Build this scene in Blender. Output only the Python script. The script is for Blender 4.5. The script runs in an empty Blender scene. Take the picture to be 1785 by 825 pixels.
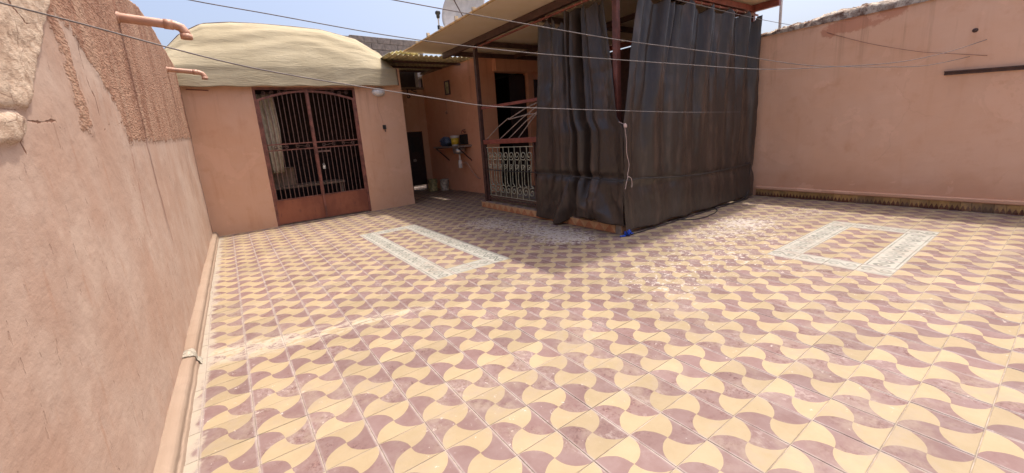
import bpy, math, random
import numpy as np
from mathutils import Vector, Matrix, noise
random.seed(7); rng = np.random.default_rng(7)
S = bpy.context.scene
COL = S.collection
PI = math.pi

# ------------------------------------------------------------------ camera
cam_d = bpy.data.cameras.new('camera'); cam = bpy.data.objects.new('camera', cam_d); COL.objects.link(cam)
S.camera = cam
cam_d.sensor_fit = 'HORIZONTAL'; cam_d.sensor_width = 36.0; cam_d.lens = 14.0664
cam_d.shift_x = 0.005216; cam_d.shift_y = -0.019289
cam_d.clip_start = 0.02; cam_d.clip_end = 3000
RR = [[0.816353, -0.572898, -0.073174], [-0.174640, -0.124093, -0.976781], [0.550516, 0.810178, -0.201354]]
cam.matrix_world = Matrix(((RR[0][0], -RR[1][0], -RR[2][0], -0.880667),
                           (RR[0][1], -RR[1][1], -RR[2][1], -2.108408),
                           (RR[0][2], -RR[1][2], -RR[2][2], 1.479496), (0, 0, 0, 1)))
# ------------------------------------------------------------------ sky, sun, exposure
SUN = Vector((0.27, 0.05, 1.0)).normalized()
W = bpy.data.worlds.new('World'); S.world = W; W.use_nodes = True
nt = W.node_tree; bg = nt.nodes['Background']; sk = nt.nodes.new('ShaderNodeTexSky'); sk.sky_type = 'NISHITA'
sk.sun_disc = False; sk.sun_elevation = math.asin(SUN.z); sk.sun_rotation = math.atan2(SUN.x, SUN.y)
sk.air_density = 1.0; sk.dust_density = 10.0; sk.ozone_density = 1.0; sk.altitude = 400
wb = nt.nodes.new('ShaderNodeMix'); wb.data_type = 'RGBA'; wb.blend_type = 'MULTIPLY'; wb.inputs[0].default_value = 1
wb.inputs[7].default_value = (.94, .93, .96, 1); nt.links.new(sk.outputs[0], wb.inputs[6]); nt.links.new(wb.outputs[2], bg.inputs[0]); bg.inputs[1].default_value = 0.135
sd = bpy.data.lights.new('sun', 'SUN'); sun = bpy.data.objects.new('sun', sd); COL.objects.link(sun)
sd.energy = 2.0; sd.angle = math.radians(1.8); sd.color = (1.0, 0.94, 0.84)
sun.rotation_euler = (-SUN).to_track_quat('-Z', 'Y').to_euler(); sun.location = (3, 2, 12)
S.view_settings.view_transform = 'Standard'; S.view_settings.look = 'None'
S.view_settings.exposure = 1.1; S.view_settings.gamma = 1.0
S.render.resolution_x = 1024; S.render.resolution_y = 473

# ------------------------------------------------------------------ node helpers
class NT:
    def __init__(s, name):
        s.m = bpy.data.materials.new(name); s.m.use_nodes = True; s.t = s.m.node_tree
        s.b = s.t.nodes['Principled BSDF']; s.pos = None
    def n(s, typ, **kw):
        o = s.t.nodes.new(typ)
        for k, v in kw.items(): setattr(o, k, v)
        return o
    def link(s, a, b): s.t.links.new(a, b)
    def put(s, sock, v):
        if isinstance(v, bpy.types.NodeSocket): s.link(v, sock)
        elif isinstance(v, (tuple, list)) and len(v) == 3 and sock.type == 'RGBA': sock.default_value = (*v, 1)
        else: sock.default_value = v
    def P(s):
        if s.pos is None: s.pos = s.n('ShaderNodeNewGeometry').outputs['Position']
        return s.pos
    def math(s, op, a, b=0.0, c=None, clamp=False):
        o = s.n('ShaderNodeMath', operation=op, use_clamp=clamp); s.put(o.inputs[0], a); s.put(o.inputs[1], b)
        if c is not None: s.put(o.inputs[2], c)
        return o.outputs[0]
    def noise(s, scale, detail=4, rough=0.55, vec=None, stretch=None, dist=0.0):
        o = s.n('ShaderNodeTexNoise'); o.inputs['Scale'].default_value = scale
        o.inputs['Detail'].default_value = detail; o.inputs['Roughness'].default_value = rough
        o.inputs['Distortion'].default_value = dist
        v = vec or s.P()
        if stretch:
            mp = s.n('ShaderNodeVectorMath', operation='MULTIPLY'); s.link(v, mp.inputs[0]); mp.inputs[1].default_value = stretch; v = mp.outputs[0]
        s.link(v, o.inputs['Vector']); return o.outputs['Fac']
    def vor(s, scale, vec=None, feature='F1'):
        o = s.n('ShaderNodeTexVoronoi', feature=feature); o.inputs['Scale'].default_value = scale
        s.link(vec or s.P(), o.inputs['Vector']); return o.outputs[0]
    def ramp(s, v, lo, hi, a=0.0, b=1.0):
        o = s.n('ShaderNodeMapRange', interpolation_type='SMOOTHSTEP'); s.put(o.inputs[0], v)
        for i, x in zip((1, 2, 3, 4), (lo, hi, a, b)): s.put(o.inputs[i], x)
        return o.outputs[0]
    def mix(s, f, a, b):
        o = s.n('ShaderNodeMix', data_type='RGBA'); s.put(o.inputs[0], f); s.put(o.inputs[6], a); s.put(o.inputs[7], b)
        return o.outputs[2]
    def attr(s, name): return s.n('ShaderNodeAttribute', attribute_name=name).outputs['Fac']
    def sep(s, v=None):
        o = s.n('ShaderNodeSeparateXYZ'); s.link(v or s.P(), o.inputs[0]); return o.outputs
    def bump(s, h, strength=0.4, dist=0.01, normal=None):
        o = s.n('ShaderNodeBump'); o.inputs['Strength'].default_value = strength; o.inputs['Distance'].default_value = dist
        s.link(h, o.inputs['Height'])
        if normal is not None: s.link(normal, o.inputs['Normal'])
        return o.outputs[0]
    def fin(s, col=None, rough=None, normal=None, metal=None, spec=None):
        if col is not None: s.put(s.b.inputs['Base Color'], col)
        if rough is not None: s.put(s.b.inputs['Roughness'], rough)
        if normal is not None: s.link(normal, s.b.inputs['Normal'])
        if metal is not None: s.put(s.b.inputs['Metallic'], metal)
        if spec is not None: s.put(s.b.inputs['Specular IOR Level'], spec)
        return s.m

def plain(name, c, rough=0.6, metal=0.0, var=0.25, scale=14, bump=0.15, spec=None):
    n = NT(name); a = n.noise(scale, 5); b = n.noise(scale * 7, 3)
    lo = tuple(x * (1 - var) for x in c); hi = tuple(min(1, x * (1 + var)) for x in c)
    col = n.mix(n.ramp(a, .3, .7), lo, hi)
    return n.fin(col, n.ramp(b, .2, .8, max(.05, rough - .1), min(1, rough + .1)), n.bump(b, bump, .004), metal, spec)

def seg(n, x, y, a, b):
    # distance to a segment on the floor
    ax, ay = a; bx, by = b; L2 = (bx - ax) ** 2 + (by - ay) ** 2
    dx = n.math('SUBTRACT', x, ax); dy = n.math('SUBTRACT', y, ay)
    t = n.math('DIVIDE', n.math('ADD', n.math('MULTIPLY', dx, bx - ax), n.math('MULTIPLY', dy, by - ay)), L2, clamp=True)
    ex = n.math('SUBTRACT', dx, n.math('MULTIPLY', t, bx - ax)); ey = n.math('SUBTRACT', dy, n.math('MULTIPLY', t, by - ay))
    return n.math('SQRT', n.math('ADD', n.math('MULTIPLY', ex, ex), n.math('MULTIPLY', ey, ey)))
def plaster(name, base, dark, pale, damp=False, streak=0.5):
    n = NT(name); x, y, z = n.sep()
    big = n.noise(.9, 5, .6); mid = n.noise(4.5, 6, .65); fine = n.noise(60, 4, .7)
    st = n.noise(3.2, 5, .6, stretch=(2.2, 2.2, .22))
    col = n.mix(n.ramp(big, .35, .68), base, pale)
    col = n.mix(n.math('MULTIPLY', n.ramp(mid, .52, .75), .45), col, dark)
    col = n.mix(n.math('MULTIPLY', n.ramp(st, .55, .8), streak), col, dark)
    if damp:
        lim = n.math('ADD', n.math('MULTIPLY', n.noise(1.6, 5, .6), .75), .05)
        m = n.ramp(n.math('SUBTRACT', lim, z), -.12, .2)
        col = n.mix(n.math('MULTIPLY', m, .55), col, dark)
    if damp:
        pd = n.math('ADD', seg(n, y, z, (.42, 2.72), (-.35, 2.80)), n.math('MULTIPLY', n.math('SUBTRACT', n.noise(4, 6, .7), .5), .35))
        col = n.mix(n.math('MULTIPLY', n.ramp(pd, .13, .09), .7), col, (.52, .22, .13))
    dv = n.n('ShaderNodeTexNoise'); dv.inputs['Scale'].default_value = 2.2; dv.inputs['Detail'].default_value = 5; n.link(n.P(), dv.inputs['Vector'])
    wv = n.n('ShaderNodeVectorMath', operation='MULTIPLY_ADD'); n.link(dv.outputs['Color'], wv.inputs[0]); wv.inputs[1].default_value = (.45, .45, .45); n.link(n.P(), wv.inputs[2])
    hair = n.math('MULTIPLY', n.ramp(n.vor(.75, wv.outputs[0], 'DISTANCE_TO_EDGE'), .007, .002), n.ramp(n.noise(1.1, 3), .50, .58))
    col = n.mix(n.math('MULTIPLY', hair, .09), col, tuple(c * .5 for c in dark))
    drip = n.math('MULTIPLY', n.ramp(n.noise(2.6, 6, .7, stretch=(2.4, 2.4, .10)), .54, .68), n.ramp(n.math('ADD', z, n.math('MULTIPLY', n.noise(3, 3), .8)), 1.9, 3.3))
    col = n.mix(n.math('MULTIPLY', drip, .4), col, tuple(c * .62 for c in dark))
    patch = n.ramp(n.noise(1.7, 6, .62, dist=.6), .585, .60); col = n.mix(n.math('MULTIPLY', patch, .35), col, tuple(min(1, c * 1.12) for c in pale))
    scuff = n.ramp(n.noise(23, 6, .75), .69, .73)
    col = n.mix(n.math('MULTIPLY', scuff, .5), col, tuple(c * .72 for c in dark))
    h = n.math('SUBTRACT', n.math('ADD', n.math('MULTIPLY', mid, .8), n.math('MULTIPLY', fine, .16)), n.math('MULTIPLY', hair, .08))
    return n.fin(col, .88, n.bump(h, .35, .012), spec=.2)

M = {}
M['pink'] = plaster('pink_plaster', (.64, .375, .235), (.56, .30, .175), (.66, .41, .275))
M['rightw'] = plaster('salmon_plaster', (.70, .42, .275), (.60, .315, .19), (.72, .455, .315), damp=True, streak=.35)
M['orange'] = plaster('orange_plaster', (.68, .335, .195), (.58, .25, .135), (.70, .36, .215), streak=.3)
M['rust'] = plain('rusty_painted_iron', (.19, .068, .045), .55, .0, .35, 9, .2)
M['darkiron'] = plain('dark_brown_iron', (.075, .036, .028), .5, 0, .3, 12)
M['redrail'] = plain('red_brown_paint', (.22, .06, .042), .45, 0, .25, 10)
M['bar'] = plain('weathered_bar_iron', (.16, .085, .065), .6, 0, .3, 20)
M['palebar'] = plain('pale_green_iron', (.34, .335, .24), .6, 0, .3, 20)
M['rod'] = plain('weathered_rod', (.30, .24, .2), .6, 0, .3, 20)
M['vinylpipe'] = plain('pink_painted_pipe', (.46, .25, .165), .5, 0, .12, 8)
M['post'] = plain('dull_red_post', (.12, .04, .03), .5, 0, .3, 10)
M['black'] = plain('black_plastic', (.018, .017, .016), .45)
M['ropedark'] = plain('dark_cable', (.03, .026, .024), .6)
M['line'] = plain('faded_clothesline', (.135, .115, .11), .65)
M['linedark'] = plain('blue_grey_clothesline', (.16, .16, .17), .6)
M['string'] = plain('pinkish_string', (.46, .35, .31), .85)
M['blue'] = plain('blue_rag', (.01, .06, .42), .6, 0, .5, 60)
M['lightgrey'] = plain('grey_paint', (.50, .47, .44), .5, 0, .12, 5)
M['steel'] = plain('stainless_steel', (.5, .48, .45), .35, .8, .2, 20)
M['white'] = plain('white_plastic', (.72, .68, .62), .45, 0, .08)
M['yellow'] = plain('yellow_plastic', (.62, .42, .03), .45, 0, .1)
M['bluebag'] = plain('blue_plastic', (.07, .10, .16), .35, 0, .5, 30)
M['tin'] = plain('stained_paint_tin', (.42, .36, .16), .5, .1, .45, 11)
M['tin2'] = plain('pale_paint_tin', (.50, .46, .36), .5, .1, .45, 13)
M['concrete'] = plain('grey_block', (.24, .205, .18), .9, 0, .25, 9, .5)
M['mortar'] = plain('mortar', (.27, .24, .21), .95, 0, .2, 14, .4)
M['dark'] = plain('interior_painted_shade', (.06, .035, .028), .9)  # dark colour stands in for the deep shade inside both rooms
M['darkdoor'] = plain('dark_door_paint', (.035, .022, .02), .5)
M['curtfab'] = plain('beige_cloth', (.50, .42, .30), .9, 0, .2, 10)
M['card'] = plain('cardboard', (.22, .15, .10), .9)
M['corr'] = plain('yellowed_corrugated_sheet', (.52, .46, .26), .6, 0, .3, 9)
M['trim'] = plain('ochre_edge', (.46, .27, .09), .6, 0, .3, 12)
M['glassy'] = plain('frosted_glass', (.72, .70, .66), .18, 0, .15, 30)
M['ground'] = plain('dusty_ground', (.36, .27, .20), .95, 0, .2, .05)
M['cement'] = plain('dried_cement', (.30, .265, .21), .95, 0, .35, 40, .5)
M['curb'] = plaster('beige_curb', (.265, .19, .137), (.215, .14, .10), (.29, .215, .16), streak=.2)

# roof underside
n = NT('beige_roof_sheet'); a = n.noise(2.2, 5, .6); b = n.noise(9, 5, .6, stretch=(1, 1, 1))
M['sheet'] = n.fin(n.mix(n.ramp(a, .35, .7), (.70, .57, .39), (.74, .62, .46)), .6, n.bump(b, .1, .01))

# tarpaulin
n = NT('beige_tarpaulin'); a = n.noise(1.3, 5, .6); st = n.noise(5, 6, .65, stretch=(.6, 1.5, 2.6)); f = n.noise(300, 2)
c = n.mix(n.ramp(a, .35, .7), (.36, .30, .19), (.41, .348, .23))
c = n.mix(n.math('MULTIPLY', n.ramp(st, .55, .75), .3), c, (.38, .31, .18))
M['tarp'] = n.fin(c, .75, n.bump(n.math('ADD', n.math('ADD', st, n.math('MULTIPLY', n.ramp(n.math('ABSOLUTE', n.math('SUBTRACT', n.noise(3.2, 4, .55, stretch=(.5, 1, 2.4)), .5)), .0, .06), -.22)), n.math('MULTIPLY', f, .05)), .32, .03), spec=.2)

# curtain vinyl
n = NT('dark_brown_vinyl'); x, y, z = n.sep()
st = n.noise(8, 6, .6, stretch=(1, 1, .10)); st2 = n.noise(22, 5, .65, stretch=(1, 1, .07)); mid = n.noise(3, 5, .6); f = n.noise(40, 5, .7)
dust = n.math('MULTIPLY', n.ramp(st, .46, .66), n.ramp(mid, .3, .55))
c = n.mix(dust, (.036, .026, .020), (.078, .053, .039))
c = n.mix(n.math('MULTIPLY', n.ramp(st2, .64, .78), .22), c, (.12, .085, .065))
low = n.ramp(n.math('ADD', z, n.math('MULTIPLY', n.noise(2.5, 4), .5)), .2, .65, 1, 0)
c = n.mix(n.math('MULTIPLY', low, .5), c, (.085, .062, .046))
M['curtain'] = n.fin(c, n.ramp(f, .2, .8, .30, .46), n.bump(n.math('ADD', st2, n.math('MULTIPLY', f, .25)), .15, .02), spec=.5)

# left wall (attributes hold signed distances of the roughcast patch, the broken ledge, the cracks)
n = NT('weathered_pink_wall')
big = n.noise(1.3, 5, .6); mid = n.noise(9, 6, .65, stretch=(1, .5, 1)); gv = n.n('ShaderNodeVectorMath', operation='MULTIPLY'); n.link(n.P(), gv.inputs[0]); gv.inputs[1].default_value = (1, .3, 1); grain = n.noise(105, 3, .75, vec=gv.outputs[0]); pits = n.vor(75, gv.outputs[0])
jag = n.math('ADD', n.math('MULTIPLY', n.math('SUBTRACT', n.noise(8, 6, .72), .5), .22), n.math('MULTIPLY', n.math('SUBTRACT', n.noise(34, 4, .7, stretch=(1, .35, .6)), .5), .12))
rc = n.ramp(n.math('ADD', n.attr('roughcast'), jag), .012, -.012)
ck = n.ramp(n.math('ADD', n.attr('chunk'), n.math('MULTIPLY', jag, .4)), .008, -.008)
x, y, z = n.sep(); jc = n.math('MULTIPLY', n.math('SUBTRACT', n.noise(18, 5, .7), .5), .03); cd = None
for L in ([(-.056, 1.641), (.053, 1.643), (.224, 1.662), (.264, 1.634)], [(.953, 1.658), (1.07, 1.69), (1.189, 1.722)], [(1.25, 1.70), (1.386, 1.728), (1.563, 1.71)], [(-.233, 1.664), (-.154, 1.668), (-.112, 1.655), (-.128, 1.611), (-.174, 1.571), (-.149, 1.536)],
          [(.468, 1.931), (.521, 1.91), (.514, 1.884)], [(.876, 2.129), (.866, 2.018), (.882, 1.881), (.937, 1.83), (.945, 1.74)], [(.53, 2.19), (.409, 2.065), (.251, 1.922)], [(-.9, 1.63), (-.3, 1.66), (-.233, 1.664)], [(.0, 2.05), (.16, 2.0), (.27, 2.03)]):
    for A_, B_ in zip(L[:-1], L[1:]):
        d_ = seg(n, y, z, A_, B_); cd = d_ if cd is None else n.math('MINIMUM', cd, d_)
cr = n.ramp(n.math('ADD', cd, n.math('ADD', jc, n.math('MULTIPLY', n.ramp(n.noise(5, 3), .4, .6), .006))), .006, .001)
stain = n.noise(5, 5, .6, stretch=(1, 3.0, .5))
sm = n.mix(n.ramp(big, .35, .65), (.395, .266, .198), (.44, .325, .256))
sm = n.mix(n.math('MULTIPLY', n.ramp(stain, .56, .75), .55), sm, (.36, .20, .13))
sm = n.mix(n.math('MULTIPLY', n.ramp(n.noise(2.6, 6, .7), .56, .64), .35), sm, (.48, .36, .28))
spk = n.noise(13, 4, .6, stretch=(1, 2.2, .55)); sm = n.mix(n.math('MULTIPLY', n.ramp(n.noise(3.1, 4, .6), .52, .66), .28), sm, (.36, .215, .15)); sm = n.mix(n.math('MULTIPLY', n.ramp(spk, .69, .73), .45), sm, (.28, .155, .105))
rcol = n.mix(n.ramp(n.noise(4, 5, .65, stretch=(1, .9, .5)), .38, .62), (.235, .115, .072), (.325, .185, .122))
rcol = n.mix(n.math('MULTIPLY', n.ramp(n.noise(4.5, 6, .7, stretch=(1, 1.1, .25)), .48, .62), .7), rcol, (.37, .235, .16)); rcol = n.mix(n.math('MULTIPLY', n.ramp(grain, .50, .62), .5), rcol, (.44, .30, .21))
rcol = n.mix(n.math('MULTIPLY', n.ramp(pits, .30, .12), .30), rcol, (.22, .105, .068))
kb = n.noise(16, 6, .75, stretch=(1, .7, 1.8)); kc = n.mix(n.math('MULTIPLY', n.ramp(n.vor(11, feature='DISTANCE_TO_EDGE'), .03, .0), n.ramp(n.noise(6, 3), .5, .6)), n.mix(n.ramp(kb, .38, .62), (.42, .30, .215), (.56, .44, .33)), (.24, .155, .11))
c = n.mix(rc, sm, rcol); c = n.mix(ck, c, kc); c = n.mix(cr, c, (.17, .085, .055))
st = n.ramp(n.attr('pipe_shadow_stain'), .035, .0); c = n.mix(n.math('MULTIPLY', st, n.ramp(n.noise(14, 4), .35, .6, .15, .65)), c, (.25, .115, .075))
h1 = n.math('SUBTRACT', n.math('ADD', n.math('MULTIPLY', mid, .5), n.math('MULTIPLY', n.noise(42, 5, .7), .22)), n.math('MULTIPLY', n.ramp(spk, .66, .70), .35))
h2 = n.math('ADD', n.math('MULTIPLY', grain, 1.5), n.math('MULTIPLY', pits, .9))
hm = n.n('ShaderNodeMix', data_type='FLOAT'); n.link(rc, hm.inputs[0]); n.link(h1, hm.inputs[2]); n.link(h2, hm.inputs[3])
hm2 = n.n('ShaderNodeMix', data_type='FLOAT'); n.link(ck, hm2.inputs[0]); n.link(hm.outputs[0], hm2.inputs[2]); n.link(n.math('MULTIPLY', kb, 2.2), hm2.inputs[3])
hh = n.math('SUBTRACT', hm2.outputs[0], n.math('MULTIPLY', cr, .8))
M['leftw'] = n.fin(c, .92, n.bump(hh, .55, .014), spec=.15)

# rubble coping
n = NT('broken_coping'); a = n.noise(6, 6, .7); b = n.noise(30, 5, .7)
c = n.mix(n.ramp(a, .38, .6), (.15, .085, .06), (.46, .39, .32)); c = n.mix(n.math('MULTIPLY', n.ramp(b, .5, .65), .6), c, (.10, .06, .045))
M['coping'] = n.fin(c, .95, n.bump(b, .8, .02), spec=.1)

# corten like panel of the gate
n = NT('rusted_sheet'); a = n.noise(2.2, 6, .6, stretch=(1, 1, .6)); b = n.noise(18, 5, .7, stretch=(1, 1, .35))
c = n.mix(n.ramp(a, .35, .65), (.20, .06, .03), (.31, .105, .05)); c = n.mix(n.math('MULTIPLY', n.ramp(b, .55, .72), .6), c, (.13, .05, .035))
M['panel'] = n.fin(c, .6, n.bump(b, .12, .006))

# ---- floor tiles
T = 0.25
def tile_core(n):
    x, y, z = n.sep()
    u = n.math('DIVIDE', x, T); v = n.math('DIVIDE', y, T)
    wob = n.math('MULTIPLY', n.math('SUBTRACT', n.noise(16, 3), .5), .05)
    p = n.math('ADD', n.math('ADD', u, v), wob); q = n.math('ADD', n.math('SUBTRACT', u, v), wob)
    fp = n.math('FRACT', p); fq = n.math('FRACT', q)
    par = n.math('FLOORED_MODULO', n.math('ADD', n.math('FLOOR', p), n.math('FLOOR', q)), 2.0)
    odd = n.math('GREATER_THAN', par, .5)
    def mn(f): return n.math('MINIMUM', f, n.math('SUBTRACT', 1.0, f))
    def circ(f, g):
        d1 = n.math('POWER', n.math('SUBTRACT', f, .5), 2.0); d2 = n.math('POWER', n.math('ADD', mn(g), .5), 2.0)
        return n.math('LESS_THAN', n.math('ADD', d1, d2), .5)
    cq = circ(fp, fq); cp = circ(fq, fp)
    flip = n.math('ADD', n.math('MULTIPLY', odd, cq), n.math('MULTIPLY', n.math('SUBTRACT', 1.0, odd), cp))
    purple = n.math('ABSOLUTE', n.math('SUBTRACT', odd, flip))
    return x, y, u, v, purple
def wear(n, c, x, y, u, v, purple=None):
    # paler smear along the joints, dirt, plaster chips and dried splashes
    fu = n.math('FRACT', u); fv = n.math('FRACT', v)
    eu = n.math('MINIMUM', fu, n.math('SUBTRACT', 1.0, fu)); ev = n.math('MINIMUM', fv, n.math('SUBTRACT', 1.0, fv))
    nz = n.noise(7, 5, .65)
    sme = n.math('MULTIPLY', n.ramp(eu, .060, .014), n.ramp(nz, .36, .60, .25, .9))
    c = n.mix(sme, c, (.29, .243, .225))
    sme2 = n.math('MULTIPLY', n.ramp(ev, .022, .006), n.ramp(nz, .45, .6, .1, .6)); c = n.mix(sme2, c, (.25, .21, .17))
    chips = n.noise(20, 7, .72); zone = n.noise(.8, 4, .6)
    far = n.ramp(seg(n, x, y, (2.7, .1), (4.6, .5)), .1, 1.1, .13, 0)
    far2 = n.ramp(seg(n, x, y, (2.7, 3.8), (2.95, 2.0)), .10, .80, .20, 0)
    far3 = n.ramp(seg(n, x, y, (5.0, .55), (6.3, .15)), .05, .6, .13, 0)
    thr = n.math('SUBTRACT', .695, n.math('ADD', n.math('ADD', far, far2), n.math('ADD', far3, n.math('MULTIPLY', n.ramp(zone, .45, .62), .07))))
    cm = n.ramp(chips, thr, n.math('ADD', thr, .015))
    c = n.mix(n.math('MULTIPLY', cm, .9), c, (.44, .39, .345))
    dust = n.math('MULTIPLY', n.ramp(n.noise(1.5, 6, .65), .46, .66), n.ramp(n.noise(12, 6, .7), .35, .62)); c = n.mix(n.math('MULTIPLY', dust, .55), c, (.27, .215, .165))
    dirt = n.ramp(n.noise(31, 6, .75), .63, .70); c = n.mix(n.math('MULTIPLY', dirt, .3), c, (.14, .095, .07))
    jit = n.math('MULTIPLY', n.math('SUBTRACT', n.noise(9, 5, .7), .5), .30)
    d = n.math('ADD', seg(n, x, y, (-1.25, 1.48), (.35, 1.16)), jit)
    s2 = n.noise(13, 6, .7, stretch=(.25, 1.3, 1)); sm = n.math('MULTIPLY', n.ramp(n.math('ADD', d, n.math('MULTIPLY', x, .07)), .16, .0), n.ramp(n.math('ADD', s2, n.math('MULTIPLY', n.ramp(x, -.3, -1.2), .10)), .47, .54))
    sm = n.math('MULTIPLY', sm, n.ramp(n.noise(24, 6, .75), .36, .52))
    c = n.mix(n.math('MULTIPLY', sm, .72), c, (.40, .35, .275))
    dl = n.math('ADD', n.math('SUBTRACT', x, -1.25), n.math('ADD', n.math('MULTIPLY', n.math('SUBTRACT', n.noise(7, 6, .7), .5), .30), n.math('MULTIPLY', y, -.014)))
    c = n.mix(n.math('MULTIPLY', n.ramp(dl, .02, -.03), .9), c, (.33, .285, .225))
    return c
def tile_normal(n):
    return n.bump(n.math('ADD', n.noise(30, 4, .6), n.math('MULTIPLY', n.noise(4, 3), 1.2)), .08, .01)
def floor_mat(name):
    n = NT(name); x, y, u, v, purple = tile_core(n)
    wn = n.n('ShaderNodeTexWhiteNoise', noise_dimensions='2D'); cb = n.n('ShaderNodeCombineXYZ')
    n.link(n.math('FLOOR', u), cb.inputs[0]); n.link(n.math('FLOOR', v), cb.inputs[1]); n.link(cb.outputs[0], wn.inputs['Vector'])
    per = wn.outputs['Value']
    a = n.noise(5, 5, .65); b = n.noise(26, 6, .7)
    yel = n.mix(n.ramp(a, .3, .7), (.275, .212, .124), (.305, .238, .146)); yel = n.mix(n.math('MULTIPLY', n.ramp(b, .66, .75), .45), yel, (.33, .20, .07))
    pur = n.mix(n.ramp(a, .35, .68), (.155, .093, .085), (.182, .122, .114))
    drk = n.math('MULTIPLY', n.ramp(b, .44, .60), n.ramp(n.noise(3.1, 5, .65), .46, .60)); er = n.noise(75, 4, .7); pur = n.mix(n.math('MULTIPLY', drk, .9), pur, n.mix(n.ramp(er, .42, .62), (.09, .042, .038), (.19, .11, .10)))
    bl = n.math('MULTIPLY', n.ramp(n.noise(2.7, 5, .65), .52, .66), n.ramp(n.noise(38, 5, .75, stretch=(1, .6, 1)), .46, .60)); pur = n.mix(n.math('MULTIPLY', bl, .7), pur, (.30, .24, .215))
    c = n.mix(purple, yel, pur)
    hsv = n.n('ShaderNodeHueSaturation'); n.link(c, hsv.inputs['Color']); n.link(n.math('ADD', n.math('ADD', .85, n.math('MULTIPLY', n.noise(1.1, 4, .6), .12)), n.math('MULTIPLY', per, .24)), hsv.inputs['Value'])
    c = wear(n, hsv.outputs[0], x, y, u, v)
    return n.fin(c, n.ramp(b, .25, .8, .48, .72), tile_normal(n), spec=.3)
M['tile'] = floor_mat('patterned_cement_tile')
n = NT('white_border_tile'); x, y, z = n.sep(); u = n.math('DIVIDE', x, T); v = n.math('DIVIDE', y, T)
uv = n.n('ShaderNodeUVMap').outputs[0]; us, vs, _ = n.sep(uv)
w = n.math('ADD', .5, n.math('MULTIPLY', n.math('SINE', n.math('MULTIPLY', us, 2 * PI)), .20))
ln = n.math('ABSOLUTE', n.math('SUBTRACT', vs, w)); m1 = n.ramp(ln, .085, .05)
def ring(cx, cy, r):
    d = n.math('SQRT', n.math('ADD', n.math('POWER', n.math('SUBTRACT', us, cx), 2.0), n.math('POWER', n.math('SUBTRACT', vs, cy), 2.0)))
    return n.ramp(n.math('ABSOLUTE', n.math('SUBTRACT', d, r)), .055, .03)
m = m1
for cx, cy, r in ((.25, .42, .12), (.75, .58, .12)): m = n.math('MAXIMUM', m, ring(cx, cy, r))
for e in (.10, .90): m = n.math('MAXIMUM', m, n.ramp(n.math('ABSOLUTE', n.math('SUBTRACT', vs, e)), .03, .015))
fade = n.ramp(n.noise(3.5, 5, .6), .35, .65, .35, .95)
c = n.mix(n.ramp(n.noise(6, 5), .3, .7), (.30, .29, .245), (.345, .33, .285)); c = n.mix(n.math('MULTIPLY', m, fade), c, (.115, .12, .105))
c = wear(n, c, x, y, u, v); M['border'] = n.fin(c, .6, tile_normal(n), spec=.3)
n = NT('grout'); a = n.noise(9, 5, .65); M['grout'] = n.fin(n.mix(n.ramp(a, .35, .65), (.24, .19, .15), (.36, .30, .25)), .95, n.bump(n.noise(60, 4), .3, .004))
# skirting tile: ochre with a brown stepped triangle; riser tile: ochre and orange triangles (uv print)
n = NT('skirting_tile'); us, vs, _ = n.sep(n.n('ShaderNodeUVMap').outputs[0])
tri = n.math('SUBTRACT', .60, n.math('MULTIPLY', n.math('ABSOLUTE', n.math('SUBTRACT', n.math('FRACT', n.math('MULTIPLY', us, 2.0)), .5)), 1.0))
stp = n.math('DIVIDE', n.math('FLOOR', n.math('MULTIPLY', vs, 7.0)), 7.0)
mk = n.math('GREATER_THAN', tri, stp); a = n.noise(14, 5, .65)
c = n.mix(n.ramp(a, .3, .7), (.36, .20, .065), (.47, .28, .10)); c = n.mix(mk, c, n.mix(n.ramp(n.noise(40, 4), .4, .65), (.085, .024, .013), (.19, .07, .035)))
oi = n.n('ShaderNodeObjectInfo').outputs['Random']; c = n.mix(n.math('MULTIPLY', n.ramp(n.noise(3, 5, .7), .45, .62), .6), c, (.20, .13, .085)); hs_ = n.n('ShaderNodeHueSaturation'); n.link(c, hs_.inputs['Color']); n.link(n.math('ADD', .75, n.math('MULTIPLY', oi, .5)), hs_.inputs['Value']); c = hs_.outputs[0]
M['skirt'] = n.fin(c, .4, n.bump(a, .15, .006))
n = NT('riser_tile'); us, vs, _ = n.sep(n.n('ShaderNodeUVMap').outputs[0])
mk = n.math('GREATER_THAN', n.math('SUBTRACT', 1.0, n.math('MULTIPLY', n.math('ABSOLUTE', n.math('SUBTRACT', us, .5)), 2.0)), vs); a = n.noise(12, 5, .65)
c = n.mix(mk, n.mix(n.ramp(a, .3, .7), (.44, .26, .13), (.54, .34, .18)), n.mix(n.ramp(a, .35, .65), (.36, .15, .07), (.46, .21, .10)))
M['riser'] = n.fin(c, .4, n.bump(a, .15, .006))

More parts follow.
